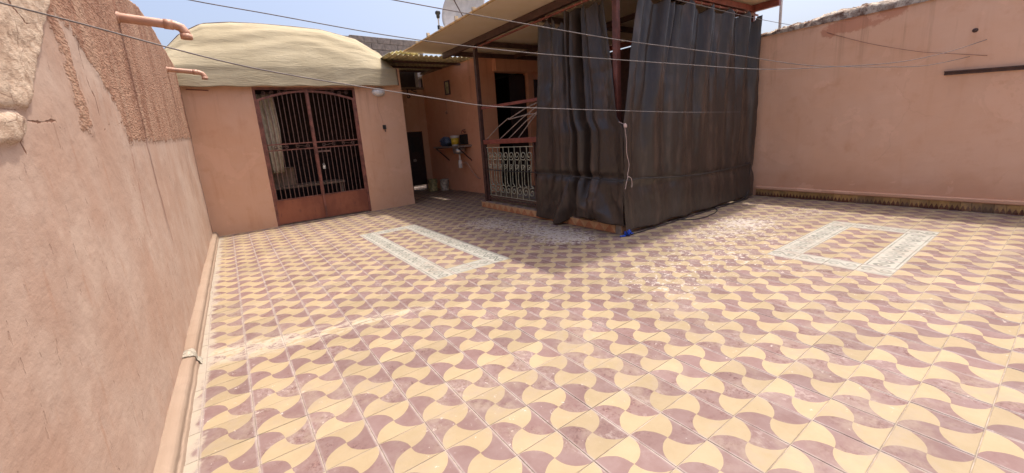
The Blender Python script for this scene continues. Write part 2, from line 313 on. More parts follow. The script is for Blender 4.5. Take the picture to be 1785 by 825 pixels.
# ------------------------------------------------------------------ mesh helpers
class MB:
    def __init__(s): s.v = []; s.f = []; s.uv = {}
    def add(s, vs, fs):
        o = len(s.v); s.v += [tuple(v) for v in vs]; s.f += [tuple(i + o for i in f) for f in fs]; return s
    def box(s, a, b, bev=0.0):
        x0, y0, z0 = [min(p, q) for p, q in zip(a, b)]; x1, y1, z1 = [max(p, q) for p, q in zip(a, b)]
        if bev:
            vs = []; e = bev
            for z, i in ((z0, e), (z0 + e, 0), (z1 - e, 0), (z1, e)):
                vs += [(x0 + i + (e if not i else 0), y0 + i, z), (x1 - i - (e if not i else 0), y0 + i, z), (x1 - i, y0 + i + (e if not i else 0), z), (x1 - i, y1 - i - (e if not i else 0), z),
                       (x1 - i - (e if not i else 0), y1 - i, z), (x0 + i + (e if not i else 0), y1 - i, z), (x0 + i, y1 - i - (e if not i else 0), z), (x0 + i, y0 + i + (e if not i else 0), z)]
            fs = [tuple(range(7, -1, -1)), tuple(range(24, 32))]
            for r in range(3):
                for k in range(8): fs.append((r * 8 + k, r * 8 + (k + 1) % 8, r * 8 + 8 + (k + 1) % 8, r * 8 + 8 + k))
            return s.add(vs, fs)
        return s.add([(x0, y0, z0), (x1, y0, z0), (x1, y1, z0), (x0, y1, z0), (x0, y0, z1), (x1, y0, z1), (x1, y1, z1), (x0, y1, z1)],
                     [(3, 2, 1, 0), (4, 5, 6, 7), (0, 1, 5, 4), (1, 2, 6, 5), (2, 3, 7, 6), (3, 0, 4, 7)])
    def prism(s, poly, z0, z1):
        k = len(poly)
        return s.add([(x, y, z0) for x, y in poly] + [(x, y, z1) for x, y in poly],
                     [tuple(range(k - 1, -1, -1)), tuple(range(k, 2 * k))] + [(i, (i + 1) % k, k + (i + 1) % k, k + i) for i in range(k)])
    def tube(s, pts, r, seg=8, closed=False):
        P = [Vector(p) for p in pts]; nP = len(P); rs = r if isinstance(r, (list, tuple)) else [r] * nP
        up = None; rings = []
        for i, p in enumerate(P):
            d = (P[(i + 1) % nP] - P[i - 1]) if closed else (P[min(i + 1, nP - 1)] - P[max(i - 1, 0)])
            d.normalize()
            if up is None: up = Vector((0, 0, 1)) if abs(d.z) < .9 else Vector((1, 0, 0))
            a = (up - d * up.dot(d)).normalized(); b = d.cross(a); up = a
            rings.append([p + a * math.cos(2 * PI * k / seg) * rs[i] + b * math.sin(2 * PI * k / seg) * rs[i] for k in range(seg)])
        vs = [v for R_ in rings for v in R_]; fs = []
        for i in range(nP if closed else nP - 1):
            j = (i + 1) % nP
            for k in range(seg): fs.append((i * seg + k, i * seg + (k + 1) % seg, j * seg + (k + 1) % seg, j * seg + k))
        if not closed: fs += [tuple(range(seg - 1, -1, -1)), tuple((nP - 1) * seg + k for k in range(seg))]
        return s.add(vs, fs)
    def lathe(s, c, prof, seg=20, axis=(0, 0, 1)):
        q = Vector((0, 0, 1)).rotation_difference(Vector(axis)); vs = []; fs = []
        for r, h in prof: vs += [Vector(c) + q @ Vector((r * math.cos(2 * PI * k / seg), r * math.sin(2 * PI * k / seg), h)) for k in range(seg)]
        for i in range(len(prof) - 1):
            for k in range(seg): fs.append((i * seg + k, i * seg + (k + 1) % seg, (i + 1) * seg + (k + 1) % seg, (i + 1) * seg + k))
        if prof[0][0] > 1e-5: fs.append(tuple(range(seg - 1, -1, -1)))
        if prof[-1][0] > 1e-5: fs.append(tuple((len(prof) - 1) * seg + k for k in range(seg)))
        return s.add(vs, fs)
    def bar(s, a, b, w, h, up=(0, 0, 1)):
        a = Vector(a); b = Vector(b); d = (b - a).normalized(); u = Vector(up)
        if abs(d.dot(u)) > .95: u = Vector((1, 0, 0))
        x = d.cross(u).normalized() * w / 2; y = x.cross(d).normalized() * h / 2
        return s.add([a - x - y, a + x - y, a + x + y, a - x + y, b - x - y, b + x - y, b + x + y, b - x + y],
                     [(3, 2, 1, 0), (4, 5, 6, 7), (0, 1, 5, 4), (1, 2, 6, 5), (2, 3, 7, 6), (3, 0, 4, 7)])
    def build(s, name, mat, parent=None, smooth=False, solid=0.0):
        me = bpy.data.meshes.new(name); me.from_pydata(s.v, [], s.f); me.materials.append(mat)
        if smooth: me.polygons.foreach_set('use_smooth', [True] * len(me.polygons))
        me.update()
        return link(name, me, parent, solid)
def world_loc(o):
    v = Vector((0, 0, 0))
    while o: v += o.location; o = o.parent
    return v
def link(name, me, parent=None, solid=0.0):
    o = bpy.data.objects.new(name, me); COL.objects.link(o)
    if parent: o.parent = parent; o.location = -world_loc(parent)
    if solid:
        md = o.modifiers.new('thickness', 'SOLIDIFY'); md.thickness = solid; md.offset = 0
    return o
def grid(name, fn, nu, nv, mat, parent=None, smooth=True, solid=0.0):
    mb = MB(); vs = [fn(i / nu, j / nv) for j in range(nv + 1) for i in range(nu + 1)]
    fs = [(j * (nu + 1) + i, j * (nu + 1) + i + 1, (j + 1) * (nu + 1) + i + 1, (j + 1) * (nu + 1) + i) for j in range(nv) for i in range(nu)]
    return mb.add(vs, fs).build(name, mat, parent, smooth, solid)
def tag(o, label=None, cat=None, group=None, kind=None):
    for k, v in (('label', label), ('category', cat), ('group', group), ('kind', kind)):
        if v: o[k] = v
    return o
def thing(name, loc, label, cat, group=None):
    o = bpy.data.objects.new(name, None); COL.objects.link(o); o.location = loc; o.empty_display_size = .1
    return tag(o, label, cat, group)
def catmull(P, k=6):
    P = [Vector(p) for p in P]; out = []
    for i in range(len(P) - 1):
        a, b, c, d = P[max(i - 1, 0)], P[i], P[i + 1], P[min(i + 2, len(P) - 1)]
        for j in range(k):
            t = j / k
            out.append(.5 * ((2 * b) + (c - a) * t + (2 * a - 5 * b + 4 * c - d) * t * t + (3 * b - a - 3 * c + d) * t ** 3))
    return out + [P[-1]]
def interp(x, xs, ys): return float(np.interp(x, xs, ys))
def nz(p, s=1.0): return noise.noise(Vector(p) * s)
def fbm(p, s=1.0, o=4): return noise.fractal(Vector(p) * s, 1.0, 2.0, o)

# ------------------------------------------------------------------ ground and floor
gm = MB().add([(-800, -800, -3.6), (800, -800, -3.6), (800, 800, -3.6), (-800, 800, -3.6)], [(0, 1, 2, 3)]).build('ground', M['ground']); gm['kind'] = 'structure'
floor = MB().box((-1.55, -5.5, -.35), (7.25, 10.4, -.0035)).build('floor', M['grout']); floor['kind'] = 'structure'
cam_p = Vector((-0.880667, -2.108408, 1.479496)); RM = np.array(RR)
def project(p):
    d = RM @ (np.array(p) - np.array(cam_p)); return 883.19 + 697.459 * d[0] / d[2], 378.07 + 697.459 * d[1] / d[2], d[2]
def tile_mesh(name, mat, rot):
    h = T / 2 - .0018; e = .0022; t = -.002
    vs = [(-h, -h, -.012), (h, -h, -.012), (h, h, -.012), (-h, h, -.012), (-h, -h, t), (h, -h, t), (h, h, t), (-h, h, t),
          (-h + e, -h + e, 0), (h - e, -h + e, 0), (h - e, h - e, 0), (-h + e, h - e, 0)]
    fs = [(8, 9, 10, 11)] + [(a, (a + 1) % 4, 4 + (a + 1) % 4, 4 + a) for a in range(4)] + [(4 + a, 4 + (a + 1) % 4, 8 + (a + 1) % 4, 8 + a) for a in range(4)]
    me = bpy.data.meshes.new(name); me.from_pydata(vs, [], fs); me.materials.append(mat)
    uvl = me.uv_layers.new(name='UVMap')
    for lp in me.loops:
        x, y, _ = vs[lp.vertex_index]; a, b = x / T, y / T
        for _k in range(rot): a, b = b, -a
        uvl.data[lp.index].uv = (a + .5, b + .5)
    return me
TM = tile_mesh('tile', M['tile'], 0); BM_ = [tile_mesh('border_tile', M['border'], r) for r in range(2)]
def border_rot(i, j):
    for i0, i1, j0, j1 in ((3, 6, 7, 18), (15, 22, -5, -2)):
        if i0 <= i <= i1 and j0 <= j <= j1 and (i in (i0, i1) or j in (j0, j1)): return 1 if i in (i0, i1) else 0
    return None
cells = []
for i in range(-6, 29):
    for j in range(-20, 40):
        x0, y0 = i * T, j * T
        if y0 + .1 > 7.05 and x0 + .2 < 2.7: continue
        if x0 + T / 2 > 3.5 and 1.5 < y0 + T / 2 < 5.15: continue
        if x0 + T / 2 > 4.5 and y0 + T / 2 > 6.8: continue
        ps = [project((x0 + a * T, y0 + b * T, 0)) for a, b in ((0, 0), (1, 0), (1, 1), (0, 1))]
        A = 0
        if min(p[2] for p in ps) > .15:
            xs = np.array([p[0] for p in ps]); ys = np.array([p[1] for p in ps])
            if xs.max() > 0 and xs.min() < 1785 and ys.max() > 0 and ys.min() < 825:
                A = .5 * abs(np.dot(xs, np.roll(ys, 1)) - np.dot(ys, np.roll(xs, 1)))
        cells.append((A, i, j))
cells.sort(reverse=True)
rest = MB(); rest_uv = []; rest_m = []
for k, (A, i, j) in enumerate(cells):
    r = border_rot(i, j); cx, cy = (i + .5) * T, (j + .5) * T
    dz = random.uniform(-.0012, .0010); tx, ty = random.gauss(0, .0025), random.gauss(0, .0025)
    me = TM if r is None else BM_[r]
    if k < 300:
        o = bpy.data.objects.new('tile' if r is None else 'border_tile', me); COL.objects.link(o); o.parent = floor
        o.location = (cx, cy, dz); o.rotation_euler = (tx, ty, random.gauss(0, .0015))
    else:
        base = len(rest.v)
        for v in me.vertices: rest.v.append((cx + v.co.x, cy + v.co.y, v.co.z + dz + tx * v.co.y - ty * v.co.x))
        for p in me.polygons:
            rest.f.append(tuple(base + q for q in p.vertices)); rest_m.append(0 if r is None else 1)
            rest_uv += [tuple(me.uv_layers[0].data[l].uv) for l in p.loop_indices]
me = bpy.data.meshes.new('far_tiles'); me.from_pydata(rest.v, [], rest.f); me.materials.append(M['tile']); me.materials.append(M['border'])
me.polygons.foreach_set('material_index', rest_m); uvl = me.uv_layers.new(name='UVMap'); uvl.data.foreach_set('uv', [c for q in rest_uv for c in q])
tag(link('far_tiles', me, floor), kind='stuff')

# ------------------------------------------------------------------ left wall
def sdf(P, poly):
    P = np.asarray(P); d = np.full(len(P), 1e9); ins = np.zeros(len(P), bool); k = len(poly)
    for a in range(k):
        A = np.array(poly[a]); B = np.array(poly[(a + 1) % k]); e = B - A; w_ = P - A
        t = np.clip((w_ @ e) / (e @ e), 0, 1); d = np.minimum(d, np.hypot(*(w_ - t[:, None] * e).T))
        c1 = (A[1] <= P[:, 1]) & (P[:, 1] < B[1]) | (B[1] <= P[:, 1]) & (P[:, 1] < A[1])
        with np.errstate(divide='ignore', invalid='ignore'): xi = A[0] + (P[:, 1] - A[1]) / (B[1] - A[1] + 1e-12) * (B[0] - A[0])
        ins ^= c1 & (P[:, 0] < xi)
    return np.where(ins, -d, d)
def pdist(P, lines):
    P = np.asarray(P); d = np.full(len(P), 9.0)
    for L in lines:
        for A, B in zip(L[:-1], L[1:]):
            A = np.array(A); B = np.array(B); e = B - A; w_ = P - A; t = np.clip((w_ @ e) / (e @ e + 1e-9), 0, 1)
            d = np.minimum(d, np.hypot(*(w_ - t[:, None] * e).T))
    return d
lw = thing('left_wall', (-1.37, 2.2, 0), 'tall weathered pale pink wall along the left side with a rough red-brown roughcast top', 'wall')
def XW(y): return -1.398 + .0139 * y
ys = np.concatenate([np.arange(-5.4, -.9, .06), np.arange(-.9, 2.4, .0115), np.arange(2.4, 7.05, .028), [7.05]])
nzv = 220; ny = len(ys)
def top_z(y): return interp(y, [-6, -1, 0, .8, 1.9, 2.7, 3.1, 3.8, 4.7, 5.7, 6.6, 7.1], [2.6, 2.6, 2.75, 2.9, 3.0, 2.95, 2.95, 3.07, 3.08, 3.04, 3.02, 3.0]) + .012 * nz((y, 0, 0), 6)
tops = np.array([top_z(y) for y in ys])
tv = np.linspace(0, 1, nzv)
Y = np.repeat(ys, nzv); Z = (tops[:, None] * tv[None, :]).ravel(); P2 = np.stack([Y, Z], 1)
rough_main = [(.50, 2.17), (.63, 2.15), (.79, 2.145), (.913, 2.068), (1.09, 1.985), (1.35, 1.87), (1.44, 1.70), (1.535, 1.615), (2.36, 1.645), (3.5, 1.68), (6.64, 1.81), (7.8, 1.85), (7.8, 3.5), (.50, 3.5)]
rough_strip = [(.58, 2.16), (.65, 2.113), (.684, 2.01), (.696, 1.882), (.736, 1.78), (.742, 1.625), (.60, 1.657), (.587, 1.79), (.58, 1.934), (.558, 2.055), (.483, 2.079), (.485, 2.16)]
ledge = [(.53, 2.19), (.409, 2.065), (.251, 1.922), (.128, 1.819), (-.009, 1.704), (-.066, 1.678), (-.154, 1.674), (-.3, 1.668), (-.9, 1.64), (-.9, 3), (.53, 3)]
lump = [(-.9, 1.62), (-.245, 1.65), (-.162, 1.66), (-.127, 1.653), (-.125, 1.62), (-.161, 1.583), (-.224, 1.563), (-.309, 1.558), (-.9, 1.50)]
rsd = np.minimum(sdf(P2, rough_main), sdf(P2, rough_strip)); csd = np.minimum(sdf(P2, ledge), sdf(P2, lump))
ps = pdist(P2, [[(2.277, 2.55), (2.25, 2.14), (2.20, 1.66), (2.23, 1.25), (2.26, .80)], [(5.376, 2.68), (5.45, 2.26), (5.55, 1.6), (5.6, 1.27)], [(1.52, 1.60), (1.51, 1.37), (1.46, 1.1), (1.46, 1.0)]])  # streaks below the pipes: drawn-in pipe shadow together with stains
X = np.empty(len(Y))
for k in range(len(Y)):
    y, z = Y[k], Z[k]; near = y < 2.6
    d = .009 * nz((0, y, z), 1.1) + .003 * nz((0, y, z), 5)
    if near: d += .0012 * nz((3, y, z), 22)
    if rsd[k] < .03:
        m_ = min(1, max(0, (.03 - rsd[k]) / .04)); d += m_ * (.005 + .003 * nz((0, y * .35, z), 30) + (.0035 * nz((0, y * .35, z), 62) if near else 0))
    if csd[k] < .02:
        m_ = min(1, max(0, (.010 - csd[k]) / .022)); r_ = 1 - abs(nz((7, y * .8, z * 1.6), 9)); r2_ = 1 - abs(nz((2, y * .8, z * 1.8), 24))
        d += m_ * (.006 + .007 * r_ + .005 * r2_ + .003 * nz((1, y, z), 50) + .005 * nz((9, y, z), 4))
    X[k] = XW(y) + d
vs = np.stack([X, Y, Z], 1).tolist(); N0 = len(vs)
fs = [(a * nzv + b, (a + 1) * nzv + b, (a + 1) * nzv + b + 1, a * nzv + b + 1) for a in range(ny - 1) for b in range(nzv - 1)]
for k in range(ny): vs.append((-1.66, ys[k], tops[k] + .01)); vs.append((-1.67, ys[k], -.3))
for k in range(ny - 1):
    a = N0 + 2 * k; fs.append((k * nzv + nzv - 1, (k + 1) * nzv + nzv - 1, a + 2, a)); fs.append((a, a + 2, a + 3, a + 1))
me = bpy.data.meshes.new('wall_face'); me.from_pydata(vs, [], fs); me.materials.append(M['leftw'])
pad = np.full(len(vs) - N0, .5)
for nm, arr in (('roughcast', np.concatenate([rsd, -pad])), ('chunk', np.concatenate([csd, pad])), ('pipe_shadow_stain', np.concatenate([ps, pad]))):
    at = me.attributes.new(nm, 'FLOAT', 'POINT'); at.data.foreach_set('value', arr.astype(np.float32))
me.polygons.foreach_set('use_smooth', [True] * len(me.polygons)); link('wall_face', me, lw)
# rounded curb at the foot
def curb(s, t):
    y = -5.3 + s * (7.04 + 5.3); prof = [(-.01, .092), (.035, .094), (.060, .086), (.070, .070), (.072, .028), (.080, .022), (.088, -.003)]
    a = t * 6; i = min(5, int(a)); f = a - i; x = prof[i][0] * (1 - f) + prof[i + 1][0] * f; z = prof[i][1] * (1 - f) + prof[i + 1][1] * f
    return (XW(y) + x + .004 * nz((0, y, z), 5) + .002 * nz((1, y, z), 20), y, z + .006 * nz((5, y, x), 3) * (1 if z > .025 else 0))
grid('curb', curb, 420, 18, M['curb'], lw)
def splash(s, t):
    y = 1.44 + (s - .5) * (.10 + .04 * math.sin(t * 7)) + .03 * t; k = min(1, t * 1.02); a = k * 6; prof = [(-.004, .096), (.035, .098), (.061, .089), (.072, .071), (.075, .030), (.083, .024), (.10, -.001)]
    i = min(5, int(a)); f = a - i; return (XW(y) + prof[i][0] * (1 - f) + prof[i + 1][0] * f + .003, y + .01 * nz((t * 5, s * 3, 1), 2), prof[i][1] * (1 - f) + prof[i + 1][1] * f + .003)
grid('cement_splash', splash, 14, 24, M['cement'], lw, True, .002)
def drain(y, z, l, r, dz, label):
    x0 = XW(y); p = thing('drain_pipe', (x0, y, z), label, 'pipe', 'drain pipes on the left wall')
    pts = [(x0 - .03, y, z)] + [(x0 + l * k / 5, y, z - dz * k / 5) for k in range(6)] + [(x0 + l + r * 1.1, y, z - dz - r * .45), (x0 + l + r * 1.7, y, z - dz - r * 1.5), (x0 + l + r * 1.75, y, z - dz - r * 2.2)]
    MB().tube(pts, r, 14).build('pipe', M['vinylpipe'], p, True)
    MB().tube([(x0 - .02, y, z), (x0 + .016, y, z - .001)], r * 1.18, 14).build('wall_flange', M['vinylpipe'], p, True); MB().tube([(x0 + l * .80, y, z - dz * .80), (x0 + l * .97, y, z - dz * .97)], r * 1.12, 14).build('coupling', M['vinylpipe'], p, True)
    e = Vector(pts[-1]); MB().lathe(e, [(r * 1.18, .012), (r * 1.2, -r * .7), (r * .9, -r * .72), (r * .85, .0)], 16).build('elbow_collar', M['vinylpipe'], p, True)
drain(2.277, 2.575, .345, .035, .03, 'longer thicker pink drain pipe sticking out high on the left wall, nearer the camera')
drain(5.376, 2.71, .36, .032, .035, 'thinner looking pink drain pipe near the far end of the left wall, before the tarpaulin')

# ------------------------------------------------------------------ facade room with gate
FY = 7.05
hs = thing('gate_room', (.7, FY, 0), 'pink plastered room front with the double iron gate at the end of the left wall', 'building')
def wallgrid(name, a, b, z0, z1, parent, mat, th=.16, side=(0, 1, 0), amp=.006):
    a = Vector((*a, 0)); b = Vector((*b, 0)); L = (b - a).length; nu = max(2, int(L / .06)); nv = max(2, int((z1 - z0) / .06)); sd_ = Vector(side)
    mb = MB(); vs = []
    for j in range(nv + 1):
        for i in range(nu + 1):
            p = a.lerp(b, i / nu); z = z0 + (z1 - z0) * j / nv; edge = i in (0, nu)
            d = (amp * nz((p.x, p.y, z), 1.4) + amp * .4 * nz((p.x, p.y, z), 7))
            q = p - sd_ * d + (b - a).normalized() * (amp * .9 * nz((z * 3, i, 2), 3) if edge else 0); vs.append((q.x, q.y, z))
    k = (nu + 1) * (nv + 1)
    fs = [(j * (nu + 1) + i, j * (nu + 1) + i + 1, (j + 1) * (nu + 1) + i + 1, (j + 1) * (nu + 1) + i) for j in range(nv) for i in range(nu)]
    bnd = [i for i in range(nu + 1)] + [j * (nu + 1) + nu for j in range(1, nv + 1)] + [nv * (nu + 1) + i for i in range(nu - 1, -1, -1)] + [j * (nu + 1) for j in range(nv - 1, 0, -1)]
    m0 = k
    for q in bnd: v = Vector(vs[q]) + sd_ * th; vs.append(tuple(v))
    nb = len(bnd)
    for i in range(nb): fs.append((bnd[(i + 1) % nb], bnd[i], m0 + i, m0 + (i + 1) % nb))
    fs.append(tuple(m0 + i for i in range(nb)))
    return mb.add(vs, fs).build(name, mat, parent, False)
wallgrid('front_wall', (-1.32, FY), (-.235, FY), -.01, 3.02, hs, M['pink'])
wallgrid('front_wall', (1.655, FY), (2.70, FY), -.01, 3.12, hs, M['pink'])
MB().box((-.25, FY + .012, 2.70), (1.67, FY + .16, 3.0)).build('lintel', M['pink'], hs)
wallgrid('side_wall', (2.70, FY + .165), (2.70, 9.7), -.01, 3.1, hs, M['pink'], .16, (-1, 0, 0))
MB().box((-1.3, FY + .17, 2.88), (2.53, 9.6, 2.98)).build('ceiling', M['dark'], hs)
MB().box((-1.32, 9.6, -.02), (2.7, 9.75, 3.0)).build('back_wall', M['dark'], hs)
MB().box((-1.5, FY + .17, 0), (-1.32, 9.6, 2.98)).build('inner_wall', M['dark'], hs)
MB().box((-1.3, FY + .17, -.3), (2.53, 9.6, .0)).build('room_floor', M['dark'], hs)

gt = thing('iron_gate', (.71, FY + .03, 0), 'rusty brown double iron gate with thin bars, scrolls and solid lower panels', 'gate')
GY = FY + .03
mb = MB()
for x0, x1 in ((-.235, -.19), (1.61, 1.655)): mb.box((x0, GY - .02, .0), (x1, GY + .03, 2.70))
mb.box((-.19, GY - .018, 2.655), (1.61, GY + .028, 2.698)); mb.build('frame', M['rust'], gt)
def spiral(c, r0, r1, a0, turns, k=16): return [(c[0] + (r0 + (r1 - r0) * i / k) * math.cos(a0 + turns * 2 * PI * i / k), c[1] + (r0 + (r1 - r0) * i / k) * math.sin(a0 + turns * 2 * PI * i / k)) for i in range(k + 1)]
def s_scroll(cx, cz, w, h, flip=1):
    a = spiral((cx - w * .28, cz), h * .12, h * .42, 0, -1.4, 18); b = spiral((cx + w * .28, cz), h * .12, h * .42, PI, -1.4, 18)[::-1]
    pts = a + b
    return [(p[0], cz + (p[1] - cz) * flip) for p in pts]
def gate_leaf(x0, x1, hinge):
    lf = MB().box((x0, GY - .006, .035), (x1, GY + .004, .50)).build('gate_leaf', M['panel'], gt)
    inner = x1 if hinge < 0 else x0
    def arch(x): t = (x - x0) / (x1 - x0); t = t if hinge < 0 else 1 - t; return 2.455 + .17 * math.sin(t * PI / 2) ** .9
    f = MB()
    f.box((x0, GY - .02, .5), (x0 + .03, GY + .018, arch(x0 + .01))); f.box((x1 - .03, GY - .02, .5), (x1, GY + .018, arch(x1 - .01)))
    for z in (.50, 1.485, 1.60): f.box((x0 + .03, GY - .014, z), (x1 - .03, GY + .014, z + .022))
    f.box((x0 - .002, GY - .016, .0 + .02), (x1 + .002, GY + .012, .036))
    for k in range(10):
        a = x0 + (x1 - x0) * k / 10; b = x0 + (x1 - x0) * (k + 1) / 10
        f.bar((a, GY, arch(a)), (b, GY, arch(b)), .03, .04)
    f.build('rail', M['rust'], lf)
    nb = 9
    for k in range(1, nb + 1):
        x = x0 + .03 + (x1 - x0 - .06) * k / (nb + 1)
        MB().box((x - .0055, GY - .0055, 1.622), (x + .0055, GY + .0055, arch(x) - .018)).build('bar', M['bar'], lf)
        MB().box((x - .0055, GY - .0055, .522), (x + .0055, GY + .0055, 1.485)).build('bar', M['bar'], lf)
    for c_, fl in ((x0 + .27, 1), (x0 + .66, -1)):
        MB().tube([(p[0], GY, p[1]) for p in s_scroll(c_, 1.553, .36, .098, fl)], .006, 6).build('scroll', M['bar'], lf, True)
    for c_, z_, w_, h_ in (((x0 + .2, 2.575, .26, .10), (x0 + .46, 2.60, .22, .075)) if hinge < 0 else ((x1 - .2, 2.575, .26, .10), (x1 - .46, 2.60, .22, .075))):
        MB().tube([(p[0], GY, p[1]) for p in s_scroll(c_, z_ + .02, w_, h_)], .006, 6).build('scroll', M['bar'], lf, True)
    return lf
gate_leaf(-.187, .700, -1); lf2 = gate_leaf(.706, 1.607, 1)
mb = MB().box((.685, GY - .032, .04), (.721, GY - .021, 2.66)); mb.build('center_stile', M['rust'], gt)
mb = MB().box((.72, GY - .05, 1.40), (.98, GY - .03, 1.432)); mb.tube([(.96, GY - .05, 1.416), (.96, GY - .085, 1.416), (.96, GY - .085, 1.39)], .007, 8); mb.build('slide_bolt', M['bar'], gt)
mb = MB().box((.775, GY - .06, 1.05), (.83, GY - .035, 1.115), .006); mb.tube([(.787, GY - .048, 1.11), (.787, GY - .048, 1.15), (.80, GY - .048, 1.168), (.815, GY - .048, 1.15), (.815, GY - .048, 1.11)], .005, 8); mb.build('padlock', M['steel'], gt)
# things inside the room
def drape(s, t):
    z = 1.05 + 1.55 * t; x = -.20 + s * .32 * (1 - .5 * max(0, .55 - t)) + .05 * (1 - t); return (x, 7.34 + .035 * math.sin(s * 22 + 2 * t) + .02 * nz((s * 4, t * 2, 0)), z)
tag(grid('door_curtain', drape, 40, 20, M['curtfab'], None, True, .004), 'beige cloth curtain tied back inside the left side of the gate', 'curtain')
b = thing('cardboard_box', (.15, 8.0, .72), 'pale cardboard box on a table inside the dark gate room', 'box')
MB().box((-.10, 7.75, .722), (.32, 8.15, 1.12)).build('carton', M['card'], b); MB().box((-.10, 7.748, 1.12), (.32, 7.60, 1.125)).build('flap', M['card'], b)
t_ = thing('table', (.6, 8.0, 0), 'wooden table standing in the dark behind the iron gate', 'table')
MB().box((-.2, 7.6, .68), (1.3, 8.3, .72)).build('table_top', M['card'], t_)
for x in (-.15, 1.21):
    for y in (7.65, 8.2): MB().box((x, y, 0), (x + .05, y + .05, .68)).build('leg', M['card'], t_)
# bulkhead lamp, box with cable, little rod
lm = thing('bulkhead_lamp', (2.16, FY, 2.64), 'oval white bulkhead lamp on the pink wall right of the gate', 'lamp')
def oval(mb, cx, cz, y0, y1, a, b, k=20):
    rings = []
    prof = [(1, y0), (1, y0 - (y0 - y1) * .45), (.86, y0 - (y0 - y1) * .8), (.5, y1), (0.02, y1 - .004)]
    for s_, yy in prof: rings.append([(cx + a * s_ * math.cos(2 * PI * i / k), yy, cz + b * s_ * math.sin(2 * PI * i / k)) for i in range(k)])
    vs = [v for r_ in rings for v in r_]
    mb.add(vs, [(i * k + j, i * k + (j + 1) % k, (i + 1) * k + (j + 1) % k, (i + 1) * k + j) for i in range(len(prof) - 1) for j in range(k)])
    return mb
oval(MB(), 2.16, 2.60, FY, FY - .09, .13, .078).build('glass', M['glassy'], lm, True)
MB().tube([(2.16 + .135 * math.cos(2 * PI * i / 24), FY - .018, 2.60 + .083 * math.sin(2 * PI * i / 24)) for i in range(24)], .014, 8, True).build('rim', M['lightgrey'], lm, True)
el = thing('switch_box', (2.19, FY, 1.83), 'small black electric box with a stub of cable on the pink wall below the lamp', 'electric box')
MB().box((2.155, FY - .035, 1.79), (2.225, FY, 1.885), .006).build('box', M['black'], el)
MB().tube([(2.20, FY - .015, 1.79), (2.20, FY - .02, 1.76), (2.21, FY - .018, 1.735)], .007, 6).build('cable_stub', M['black'], el)
MB().tube(catmull([(2.14, FY - .004, 2.53), (2.10, FY - .004, 2.3), (2.16, FY - .004, 2.05), (2.18, FY - .006, 1.885)]), .003, 5).build('thin_wire', M['vinylpipe'], el)
tag(MB().tube([(-1.22, FY - .012, 2.655), (-.9, FY - .012, 2.635)], .008, 6).build('iron_rod', M['rust']), 'short rusty iron rod under the left end of the tarpaulin', 'rod')

# ---- tarpaulin over the room
tp = thing('tarpaulin_canopy', (.65, FY, 2.7), 'beige tarpaulin stretched over a low arched frame above the iron gate', 'canopy')
HX = [-1.50, -1.41, -1.15, -.8, -.35, .13, .75, 1.29, 1.99, 2.47, 2.78]; HZ = [3.32, 3.42, 3.70, 3.90, 3.965, 3.98, 3.975, 3.955, 3.81, 3.54, 3.17]
def hoop(s): 
    x = -1.50 + s * 4.28; return x, interp(x, HX, HZ)
def tarp(s, t):
    xf = -1.46 + s * 4.06; hx, hz = hoop(s)
    fold = .013 * fbm((s * 2.2, t * 9, 3), 1.0, 4) + .008 * math.sin(t * 40 + 7 * nz((s * 2.5, t * 2, 0)) + s * 3) + .006 * fbm((s * 5, t * 26, 1), 1.0, 3)
    if t < .22:
        k = t / .22; y = FY - .125 + .055 * k + .008 * nz((s * 9, k * 2, 1)); z = 2.685 + .04 * s + .36 * k + .008 * math.sin(s * 40) * (1 - k); return (xf, y, z)
    k = (t - .22) / .78
    if k < .62:
        q = k / .62; x = xf + (hx - xf) * q; y = FY - .07 + (7.66 - FY + .07) * q; zf = 3.045 + .04 * s
        z = zf + (hz - zf) * (math.sin(q * PI / 2) ** .92); n_ = math.sin(q * PI); return (x, y - fold * n_ * .8 - .01 * n_, z + fold * n_)
    q = (k - .62) / .38; return (hx, 7.66 + q * 2.2, hz + .02 * nz((s * 6, q * 4, 9)) * q)
grid('tarpaulin', tarp, 130, 90, M['tarp'], tp, True, .004)
MB().tube([(hoop(s / 40)[0], 7.665, hoop(s / 40)[1] + .012) for s in range(41)], .014, 8).build('hoop_hem', M['darkiron'], tp, True)
MB().tube(catmull([(2.60, FY - .125, 2.73), (2.605, FY - .095, 2.9), (2.61, FY - .075, 3.08), (2.70, 7.35, 3.16), (2.78, 7.66, 3.17)]), .009, 6).build('edge_cord', M['darkiron'], tp, True)

# ------------------------------------------------------------------ passage
pw = thing('passage_wall', (4.0, 9.6, 0), 'narrow pink end wall of the passage holding the dark metal door', 'wall')
wallgrid('wall_panel', (2.72, 9.6), (3.70, 9.6), -.01, 2.98, pw, M['pink']); wallgrid('wall_panel', (4.19, 9.6), (4.42, 9.6), -.01, 2.98, pw, M['pink'])
MB().box((3.70, 9.602, 1.76), (4.19, 9.76, 2.98)).build('wall_over_door', M['pink'], pw)
MB().box((2.72, 9.55, 2.985), (4.42, 9.8, 3.04)).build('ledge', M['curb'], pw)
w_ = MB().box((3.35, 9.70, 3.04), (4.30, 9.74, 3.62)).build('dark_window', M['darkdoor']); tag(w_, 'dark window strip above the ledge at the end of the passage', 'window')
MB().box((4.2, 9.66, 3.04), (4.28, 9.70, 3.62)).build('frame', M['lightgrey'], w_)
dr = thing('metal_door', (3.94, 9.62, 0), 'narrow dark metal door at the end of the passage', 'door')
MB().box((3.72, 9.64, .13), (4.17, 9.67, 1.74)).build('door_leaf', M['darkdoor'], dr)
mb = MB(); mb.box((3.70, 9.60, 0), (3.72, 9.68, 1.76)); mb.box((4.17, 9.60, 0), (4.19, 9.68, 1.76)); mb.box((3.72, 9.60, 1.74), (4.17, 9.68, 1.76)); mb.build('frame', M['darkiron'], dr)
